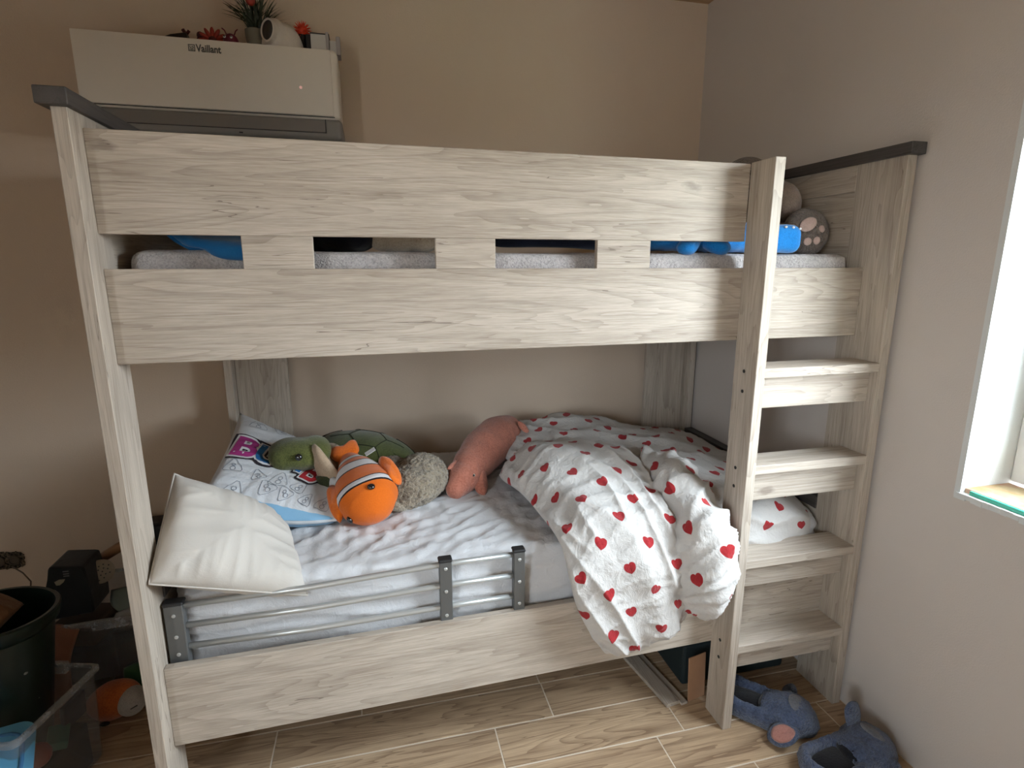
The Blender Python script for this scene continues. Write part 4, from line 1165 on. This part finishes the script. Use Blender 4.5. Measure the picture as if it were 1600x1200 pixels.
m.base(m.ramp(nn, [(.42, (.012, .010, .008)), (.56, (.16, .125, .085))]), .95); m.bump(nn, .8, .006)
obj('plaster_edge', bm, m.m, so)
for x in (cx0 - .026, cx0 + .026):
    bm = bmesh.new(); add_lathe(bm, [(.021, 0), (.021, .004), (.0165, .005), (.0165, .001), (0, .001)], 28, axis_matrix((x, 1.1475, cz0), (0, -1, 0)))
    obj('junction_box', bm, plain('box_grey', (.085, .07, .05), .7) if 'box_grey' not in bpy.data.materials else bpy.data.materials['box_grey'], so, True, 40)

# ---------------------------------------------------------------- clutter left of the bed
M_clear = clear_plastic('clear_plastic', (.90, .91, .92), .16)
def tub(name, label, c, hw, hd, z0, z1, rot, flare=1.08, th=.0022, handle=True, mat=None, group='clear plastic toy boxes', rim_mat=None):
    t = thing(name, label, 'storage box', (c[0], c[1], z0), group)
    Mx = Matrix.Translation((c[0], c[1], 0)) @ rotm(0, 0, rot)
    def ring(w, d, z, r=.02, n=5):
        out = []
        for sx, sy, a0 in ((1, -1, -90), (1, 1, 0), (-1, 1, 90), (-1, -1, 180)):
            for k in range(n + 1):
                a = math.radians(a0 + 90 * k / n); out.append(Mx @ V(sx * (w - r) + r * math.cos(a), sy * (d - r) + r * math.sin(a), z))
        return out
    bm = bmesh.new()
    seq = [ring(hw - .01, hd - .01, z0), ring(hw, hd, z0 + .01), ring(hw * flare, hd * flare, z1), ring(hw * flare - th, hd * flare - th, z1), ring(hw - th, hd - th, z0 + .01 + th), ring(hw - .012, hd - .012, z0 + th)]
    vs_ = [[bm.verts.new(p) for p in r] for r in seq]; n = len(seq[0])
    for A, B in zip(vs_, vs_[1:]):
        for k in range(n): bm.faces.new((A[k], A[(k + 1) % n], B[(k + 1) % n], B[k]))
    bm.faces.new(list(reversed(vs_[0]))); bm.faces.new(vs_[-1])
    obj('tub', bm, mat or M_clear, t, True, 40)
    bm = bmesh.new(); fw = flare
    seq = [ring(hw * fw - .001, hd * fw - .001, z1 - .012), ring(hw * fw + .008, hd * fw + .008, z1 - .012), ring(hw * fw + .008, hd * fw + .008, z1 - .002), ring(hw * fw + .004, hd * fw + .004, z1 + .002), ring(hw * fw - .003, hd * fw - .003, z1 + .002)]
    vs_ = [[bm.verts.new(p) for p in r] for r in seq]
    for A, B in zip(vs_, vs_[1:] + vs_[:1]):
        for k in range(n): bm.faces.new((A[k], A[(k + 1) % n], B[(k + 1) % n], B[k]))
    obj('rim', bm, rim_mat or M_rim, t, True, 40)
    if handle:
        for s in (1, -1):
            bm = bmesh.new(); add_box(bm, (.03, s * hd * fw + s * .004 - .010, z1 - .03), (.14, s * hd * fw + s * .004 + .010, z1 + .003), .004, 2, Mx); obj('handle', bm, rim_mat or M_rim, t)
    return t
M_rim = clear_plastic('clear_rim', (.82, .84, .86), .55)
# front box: its right rim runs from (-.29,.36) towards the room
tub('storage_box', 'clear plastic toy box with the dark green bin standing in it, nearest the bed', (-.553, .282), .222, .132, .012, .318, -15, 1.06)
bn = thing('waste_bin', 'tall dark green plastic bin in the front clear toy box', 'bin', (-.54, .295, .02))
bm = bmesh.new(); add_lathe(bm, [(0, .03), (.103, .03), (.106, .035), (.132, .50), (.144, .515), (.148, .545), (.144, .549), (.135, .548), (.132, .52), (.126, .49), (.100, .045), (0, .045)], 44, R2(-.535, .295, 0) @ rotm(-3, 4, 0))
obj('shell', bm, plain('dark_green_plastic', (.006, .018, .013), .35, var=.2), bn, True, 35)
for a, z, s in ((-.55, .40, .007), (-.42, .17, .005), (-.78, .155, .006), (-.3, .30, .004)):
    bm = bmesh.new(); r_ = .110 + (z - .035) * .055; add_ell(bm, (-.535 + r_ * math.cos(a) + z * .07 * .9 - .004, .295 + r_ * math.sin(a) + z * .05, z), (s, .0025, s * .8), rotm(0, 0, math.degrees(a) + 90), 10, 6); obj('sticker', bm, plain('sticker_grey', (.30, .32, .31), .6), bn, True)
heap('brown_bag', [[(-.60, .38, .545), (-.52, .39, .575), (-.44, .37, .545)], [(-.61, .31, .56), (-.52, .31, .605), (-.425, .31, .56)], [(-.60, .24, .535), (-.52, .225, .56), (-.445, .24, .54)]], fabric('brown_paper', (.20, .105, .05), (.12, .06, .03), 60, .5, 25, .6), 'crumpled brown paper bag in the mouth of the green bin', 'bag', 131, .008, 30, 30, group='clutter left of the bed')
# rear box and what is piled in it
tub('storage_box', 'clear plastic toy box full of dark toys against the wall', (-.455, .80), .20, .17, .012, .30, 3, 1.05)
G_cl = 'clutter left of the bed'
rnd = random.Random(21)
def chunk(name, label, cat_, lo, hi, mat, rot, bev=.012, seg=2):
    bm = bmesh.new(); c = (Vector(lo) + Vector(hi)) / 2; h = (Vector(hi) - Vector(lo)) / 2
    add_box(bm, -h, h, bev, seg, Matrix.Translation(c) @ rot)
    return obj(name, bm, mat, None, label=label, category=cat_, group=G_cl)
M_d1, M_d2, M_d3 = plain('toy_black', (.012, .012, .014), .5), plain('toy_slate', (.03, .033, .04), .6), plain('toy_brown', (.055, .035, .025), .7)
chunk('toy_case', 'dark slate toy case low in the rear clear box', 'toy', (-.60, .69, .02), (-.40, .90, .17), M_d2, rotm(0, 0, 8))
chunk('toy_case', 'black toy case on the right in the rear clear box', 'toy', (-.385, .67, .02), (-.275, .92, .22), M_d1, rotm(0, 0, -3))
chunk('toy_block', 'brown block beside the slate case in the rear clear box', 'toy', (-.58, .68, .175), (-.42, .84, .25), M_d3, rotm(0, 0, -12))
# black shaped bag standing on the rear box
bgk = thing('black_bag', 'black stepped bag with a pale bird mark on the rear clear box', 'bag', (-.46, .70, .30), G_cl)
bm = bmesh.new()
out = [(x - .045, z - .012) for x, z in [(-.525, .302), (-.385, .315), (-.383, .40), (-.395, .488), (-.408, .492), (-.492, .500), (-.499, .490), (-.512, .405), (-.532, .395)]]
a = [bm.verts.new((x, .675, z)) for x, z in out]; b = [bm.verts.new((x, .80, z)) for x, z in out]
bm.faces.new(a); bm.faces.new(list(reversed(b)))
for k in range(len(out)): bm.faces.new((a[k], b[k], b[(k + 1) % len(out)], a[(k + 1) % len(out)]))
bevel_all(bm, .006, 2); obj('shell', bm, fabric('black_canvas', (.016, .017, .018), (.010, .011, .012), 500, .3), bgk)
M_mark = plain('mark_beige', (.22, .19, .14), .7)
bm = bmesh.new()
for pts in (((-.484, .445), (-.470, .452), (-.452, .452), (-.458, .441), (-.470, .432), (-.480, .432)),):
    a = [bm.verts.new((x - .045, .6735, z - .012)) for x, z in pts]; b = [bm.verts.new((x - .045, .6755, z - .012)) for x, z in pts]
    bm.faces.new(a); bm.faces.new(list(reversed(b)))
    for k in range(len(pts)): bm.faces.new((a[k], b[k], b[(k + 1) % len(pts)], a[(k + 1) % len(pts)]))
obj('bird_mark', bm, M_mark, bgk)
bm = bmesh.new()
for z in (.478, .469, .461): add_box(bm, (-.50, .6735, z - .012), (-.483, .6755, z - .009))
obj('print_lines', bm, plain('mark_grey', (.12, .12, .12), .7), bgk)['kind'] = 'stuff'
# wooden handle, perforated head, dark pack behind
bm = bmesh.new(); add_tube(bm, [(-.515, .86, .385), (-.40, .84, .455), (-.345, .83, .487)], [.017, .018, .018], 12); obj('wooden_stick', bm, plain('stick_wood', (.28, .145, .07), .55), None, True, label='round wooden stick slanting over the rear clear box', category='stick', group=G_cl)
pf = thing('perforated_head', 'beige perforated sprinkler head below the wooden stick', 'toy', (-.44, .78, .35), G_cl)
Mp = axis_matrix((-.425, .75, .415), (.25, -.9, .3), (1, 0, 0))
bm = bmesh.new(); add_lathe(bm, [(0, -.02), (.02, -.018), (.04, -.004), (.042, .002), (.036, .006), (0, .008)], 28, Mp); obj('head', bm, plain('beige_plastic', (.26, .22, .17), .5), pf, True, 40)
for k in range(18):
    r_ = .032 * math.sqrt((k + .5) / 18); a = k * 2.4
    bm = bmesh.new(); add_lathe(bm, [(0, 0), (.0026, 0), (.0026, .0012), (0, .0012)], 8, Mp @ Matrix.Translation((r_ * math.cos(a), r_ * math.sin(a), .0068))); obj('hole', bm, M_blk, pf)
chunk('black_pack', 'black pack leaning on the wall behind the wooden stick', 'bag', (-.465, 1.0, .005), (-.305, 1.12, .455), M_d1, rotm(-2, 0, 4), .02, 3)
chunk('toy_gun', 'grey toy piece on the black pack next to the bed post', 'toy', (-.44, .965, .395), (-.355, .99, .417), plain('toy_grey', (.13, .125, .11), .5), rotm(0, -6, 0), .004)
def sheet(name, label, pts, mat):
    bm = bmesh.new(); puffy(bm, pts, 10, 10, .003, lambda *a: 0, 0, 0, 8, .002); return obj(name, bm, mat, None, True, label=label, category='paper', group=G_cl)
sheet('paper_sheet', 'grey green paper sheet sticking out of the rear clear box', [[(-.40, .74, .345), (-.33, .73, .36), (-.27, .72, .375)], [(-.39, .70, .315), (-.33, .69, .325), (-.26, .68, .335)], [(-.35, .66, .30), (-.31, .655, .31), (-.26, .65, .315)]], plain('paper_green', (.13, .16, .14), .8))
sheet('paper_sheet', 'pale folded paper sheet lowest at the rim of the rear clear box', [[(-.36, .66, .30), (-.31, .655, .315), (-.265, .65, .31)], [(-.37, .645, .275), (-.31, .64, .28), (-.255, .635, .275)], [(-.37, .635, .262), (-.31, .63, .262), (-.25, .628, .262)]], plain('paper_pale', (.25, .24, .22), .8))
# pink megaphone
mp = thing('pink_megaphone', 'pink toy cone with a black mouth behind the green bin', 'toy', (-.62, .8, .27), G_cl)
Mm = axis_matrix((-.668, .75, .305), (.93, .2, .22), (0, 0, 1))
bm = bmesh.new(); add_lathe(bm, [(0, 0), (.017, 0), (.019, .006), (.033, .055), (.036, .085), (.030, .098), (0, .10)], 26, Mm); obj('cone', bm, plain('dusty_pink', (.36, .115, .10), .6), mp, True, 40)
bm = bmesh.new(); add_lathe(bm, [(0, -.008), (.017, -.007), (.0185, .004), (0, .004)], 22, Mm); obj('mouth', bm, M_blk, mp, True, 40)
bm = bmesh.new(); add_tube(bm, [(-.86, 1.05, .325), (-.80, 1.0, .318), (-.74, .93, .315), (-.68, .80, .298)], .0025, 6); obj('thin_cord', bm, plain('cord_brown', (.10, .07, .05), .7), None, True, label='thin brown cord running to the pink toy cone', category='cord', group=G_cl)
heap('pink_bag', [[(-0.600, 0.620, .30), (-0.520, 0.620, .315), (-0.450, 0.610, .29)], [(-0.600, 0.560, .22), (-0.510, 0.540, .24), (-0.455, 0.540, .22)], [(-0.590, 0.550, .12), (-0.510, 0.525, .12), (-0.460, 0.525, .12)], [(-0.590, 0.550, .015), (-0.510, 0.535, .015), (-0.460, 0.535, .015)]], fabric('peach_cloth', (.34, .17, .11), (.22, .10, .06), 200, .4), 'peach coloured cloth bag between the green bin and the rear box', 'bag', 141, .007, 30, 40, group=G_cl)
# fox toy on the floor
fx = thing('fox_plush', 'orange fox plush with a white muzzle on the floor beside the bed post', 'soft toy', (-.33, .53, 0), G_cl)
bm = bmesh.new(); add_ell(bm, (-.345, .53, .062), (.085, .065, .058), rotm(0, -14, -12), 26, 18); displace(bm, lambda c: .003 * fold(c.x * 20, c.y * 20, c.z * 20, 151)); obj('head', bm, plush('fox_orange', (.52, .13, .03), (.36, .08, .018), 200, .4, .006), fx, True)
bm = bmesh.new(); add_ell(bm, (-.285, .505, .066), (.044, .047, .046), None, 22, 16); mz = obj('muzzle', bm, plush('fox_white', (.40, .37, .34), (.30, .28, .26), 240, .4, .005), fx, True)
bm = bmesh.new(); add_tube(bm, [(-.272, .461, .068), (-.262, .463, .072), (-.254, .468, .073)], .0018, 6); obj('mouth_stitch', bm, M_blk, mz, True)
bm = bmesh.new(); add_ell(bm, (-.355, .47, .022), (.016, .008, .006), None, 12, 8); obj('eye', bm, M_blk, fx, True)
heap('green_cloth', [[(-.36, .64, .10), (-.30, .64, .12), (-.22, .63, .12)], [(-.34, .59, .07), (-.29, .59, .09), (-.21, .58, .10)], [(-.31, .56, .04), (-.27, .555, .05), (-.20, .55, .06)], [(-.30, .57, .01), (-.26, .565, .01), (-.20, .56, .01)]], fabric('green_cloth', (.03, .10, .035), (.02, .06, .02), 200, .4), 'green cloth bunched behind the fox plush', 'cloth', 161, .006, 24, 30, group=G_cl)
# small things seen through the front box
chunk('toy_brick', 'green toy brick low in the front clear box', 'toy', (-.395, .225, .157), (-.345, .305, .182), plain('brick_green', (.03, .14, .09), .5), rotm(0, 12, 20), .004)
bm = bmesh.new(); add_ell(bm, (-.378, .185, .189), (.032, .031, .032)); obj('toy_ball', bm, plain('ball_pale_red', (.34, .07, .05), .5), None, True, label='pale red toy ball low in the front clear box', category='ball', group=G_cl)
chunk('toy_tablet', 'dark blue toy tablet upright against the side of the front clear box', 'toy', (-.366, .295, .157), (-.352, .375, .235), plain('panel_navy', (.014, .016, .035), .5), rotm(0, 4, -15), .003)
chunk('toy_case', 'black toy case standing at the side of the front clear box', 'toy', (-.398, .165, .018), (-.346, .335, .156), M_d1, rotm(0, 0, -15), .004)
# light blue lid leaning against the front box
ld = thing('box_lid', 'light blue plastic lid propped against the front clear box', 'lid', (-.40, .08, .2), G_cl)
Ml = Matrix.Translation((-.435, .055, .262)) @ rotm(18, 6, 22)
bm = bmesh.new(); add_box(bm, (-.11, -.12, -.006), (.11, .12, .006), .0); es = [e for e in bm.edges if abs(e.verts[0].co.z - e.verts[1].co.z) > .005]
bmesh.ops.bevel(bm, geom=es, offset=.035, segments=6, profile=.5, affect='EDGES')
for v in bm.verts: v.co = Ml @ v.co
M_lid = plain('light_blue_plastic', (.12, .37, .60), .35)
obj('plate', bm, M_lid, ld, False)
bm = bmesh.new(); n = 40; path = []
for k in range(n):
    a = 2 * math.pi * k / n; q = (abs(math.cos(a)) ** 5 + abs(math.sin(a)) ** 5) ** -.2; path.append(Ml @ V(.086 * math.cos(a) * q, .096 * math.sin(a) * q, .006))
add_tube(bm, path, .005, 8, True); obj('raised_ring', bm, plain('mid_blue_plastic', (.055, .19, .40), .35), ld, True)

# ---------------------------------------------------------------- floor by the ladder
M_sl = plush('slate_blue_fleece', (.085, .115, .20), (.032, .044, .085), 150, .9, .014)
M_slin = plush('dark_lining', (.012, .012, .016), (.007, .007, .010), 200, .4, .005)
M_slpk = plush('pink_lining', (.42, .20, .17), (.33, .15, .125), 220, .4, .006)
M_slg = plush('grey_patch_fleece', (.16, .165, .19), (.10, .105, .12), 180, .6, .01)
def slipper(label, M, ears):
    t = thing('slipper', label, 'slipper', tuple(M @ V(0, 0, 0)), 'slippers by the ladder')
    bm = bmesh.new()
    # upper: toe dome plus side walls around the foot opening
    for y in (-.10, -.075, -.05, -.025, 0): 
        for s in (-1, 1): add_ell(bm, (s * .046, y, .026), (.014, .026, .030))
    for a in range(-6, 7):
        an = math.radians(a * 15 - 90); add_ell(bm, (.044 * math.cos(an), -.09 + .044 * math.sin(an), .030), (.014, .014, .032), None, 12, 10)
    add_ell(bm, (0, .05, .038), (.066, .062, .046)); add_ell(bm, (0, .015, .038), (.055, .045, .038)); add_ell(bm, (0, .075, .030), (.05, .045, .030))
    add_ell(bm, (0, -.04, .008), (.05, .11, .012))
    bm = remesh_bm(bm, .006, 6)
    for v in bm.verts:
        if v.co.z < 0: v.co.z = 0
    displace(bm, lambda c: .0025 * noise.noise(c * 90) + .002 * noise.noise(c * 160))
    for v in bm.verts: v.co.z = max(v.co.z, 0.0); v.co = M @ v.co
    obj('upper', bm, M_sl, t, True)
    bm = bmesh.new(); add_ell(bm, (0, -.045, .030), (.041, .090, .010), None, 24, 12); add_ell(bm, (0, .0, .036), (.044, .032, .026), rotm(-28, 0, 0), 20, 12)
    for v in bm.verts: v.co = M @ v.co
    obj('lining', bm, M_slin, t, True)
    bm = bmesh.new(); add_ell(bm, (0, .068, .070), (.034, .032, .010), rotm(-30, 0, 0), 20, 10)
    for v in bm.verts: v.co = M @ v.co
    obj('toe_patch', bm, M_slg, t, True)
    for pts, inner in ears:
        P = [M @ V(*p) for p in pts]
        e = obj('ear', flap(P, .011), M_sl, t, True)
        if inner:
            c = sum(P, Vector()) / len(P); nn = Vector()
            for i in range(len(P)): nn += (P[i] - c).cross(P[(i + 1) % len(P)] - c)
            nn = nn.normalized() * inner
            obj('ear_lining', flap([c + (p - c) * .74 + nn * .0075 for p in P], .006), M_slpk, e, True)
    return t
def frame(o, ydir, roll=0): return Matrix.Translation(o) @ Matrix.Diagonal((1.22, 1.22, 1.22, 1)) @ rotm(0, 0, math.degrees(math.atan2(-ydir[0], ydir[1]))) @ rotm(0, roll, 0)
ear_r = [(.045, .05, .045), (.060, .055, .060), (.090, .045, .060), (.112, .03, .045), (.110, .015, .025), (.085, .015, .018), (.055, .03, .028)]
ear_s = [(.058, .075, .050), (.080, .082, .048), (.100, .068, .030), (.106, .040, .014), (.094, .012, .014), (.072, .012, .036), (.055, .04, .052)]
ear_l = [(-x, y, z) for x, y, z in ear_r]
sl1 = slipper('slate blue fleece slipper with a pink-lined ear under the lowest ladder step', frame((1.768, .0, .001), (.66, -.75)), [(ear_s, -1), (ear_l, 0)])
sl2 = slipper('slate blue fleece slipper lying close to the right wall', frame((1.885, -.215, .001), (.86, .1)), [(ear_r, 0), ([(-.04, .035, .055), (-.045, .022, .085), (-.05, .022, .115), (-.052, .04, .128), (-.05, .065, .118), (-.045, .075, .085), (-.04, .065, .055)], 0)])
# planks and cardboard lying under the bed
bm = bmesh.new(); Mk = Matrix.Translation((1.4585, .118, .0005)) @ rotm(0, 0, 9.0)
add_box(bm, (0, 0, 0), (.052, .62, .014), .001, 1, Mk); obj('loose_plank', bm, M_wy, None, label='pale loose plank lying under the lower bunk', category='plank', group='planks under the bed')
bm = bmesh.new(); add_box(bm, (.053, -.010, 0), (.078, .60, .009), .001, 1, Mk); obj('loose_plank', bm, M_wy, None, label='narrow pale strip tight beside the wider plank under the bed', category='plank', group='planks under the bed')
bm = bmesh.new(); add_box(bm, (0, 0, 0), (.075, .004, .165), .0005, 1, Matrix.Translation((1.5415, .125, .001)) @ rotm(-3, 0, 12)); obj('cardboard_sheet', bm, plain('cardboard', (.36, .20, .115), .85), None, label='piece of brown cardboard standing behind the ladder post', category='cardboard')
bm = bmesh.new(); add_box(bm, (1.56, .20, .001), (1.98, .75, .16), .01, 2); obj('storage_crate', bm, plain('dark_teal', (.012, .022, .024), .6), None, label='dark teal storage crate pushed under the bed', category='crate')
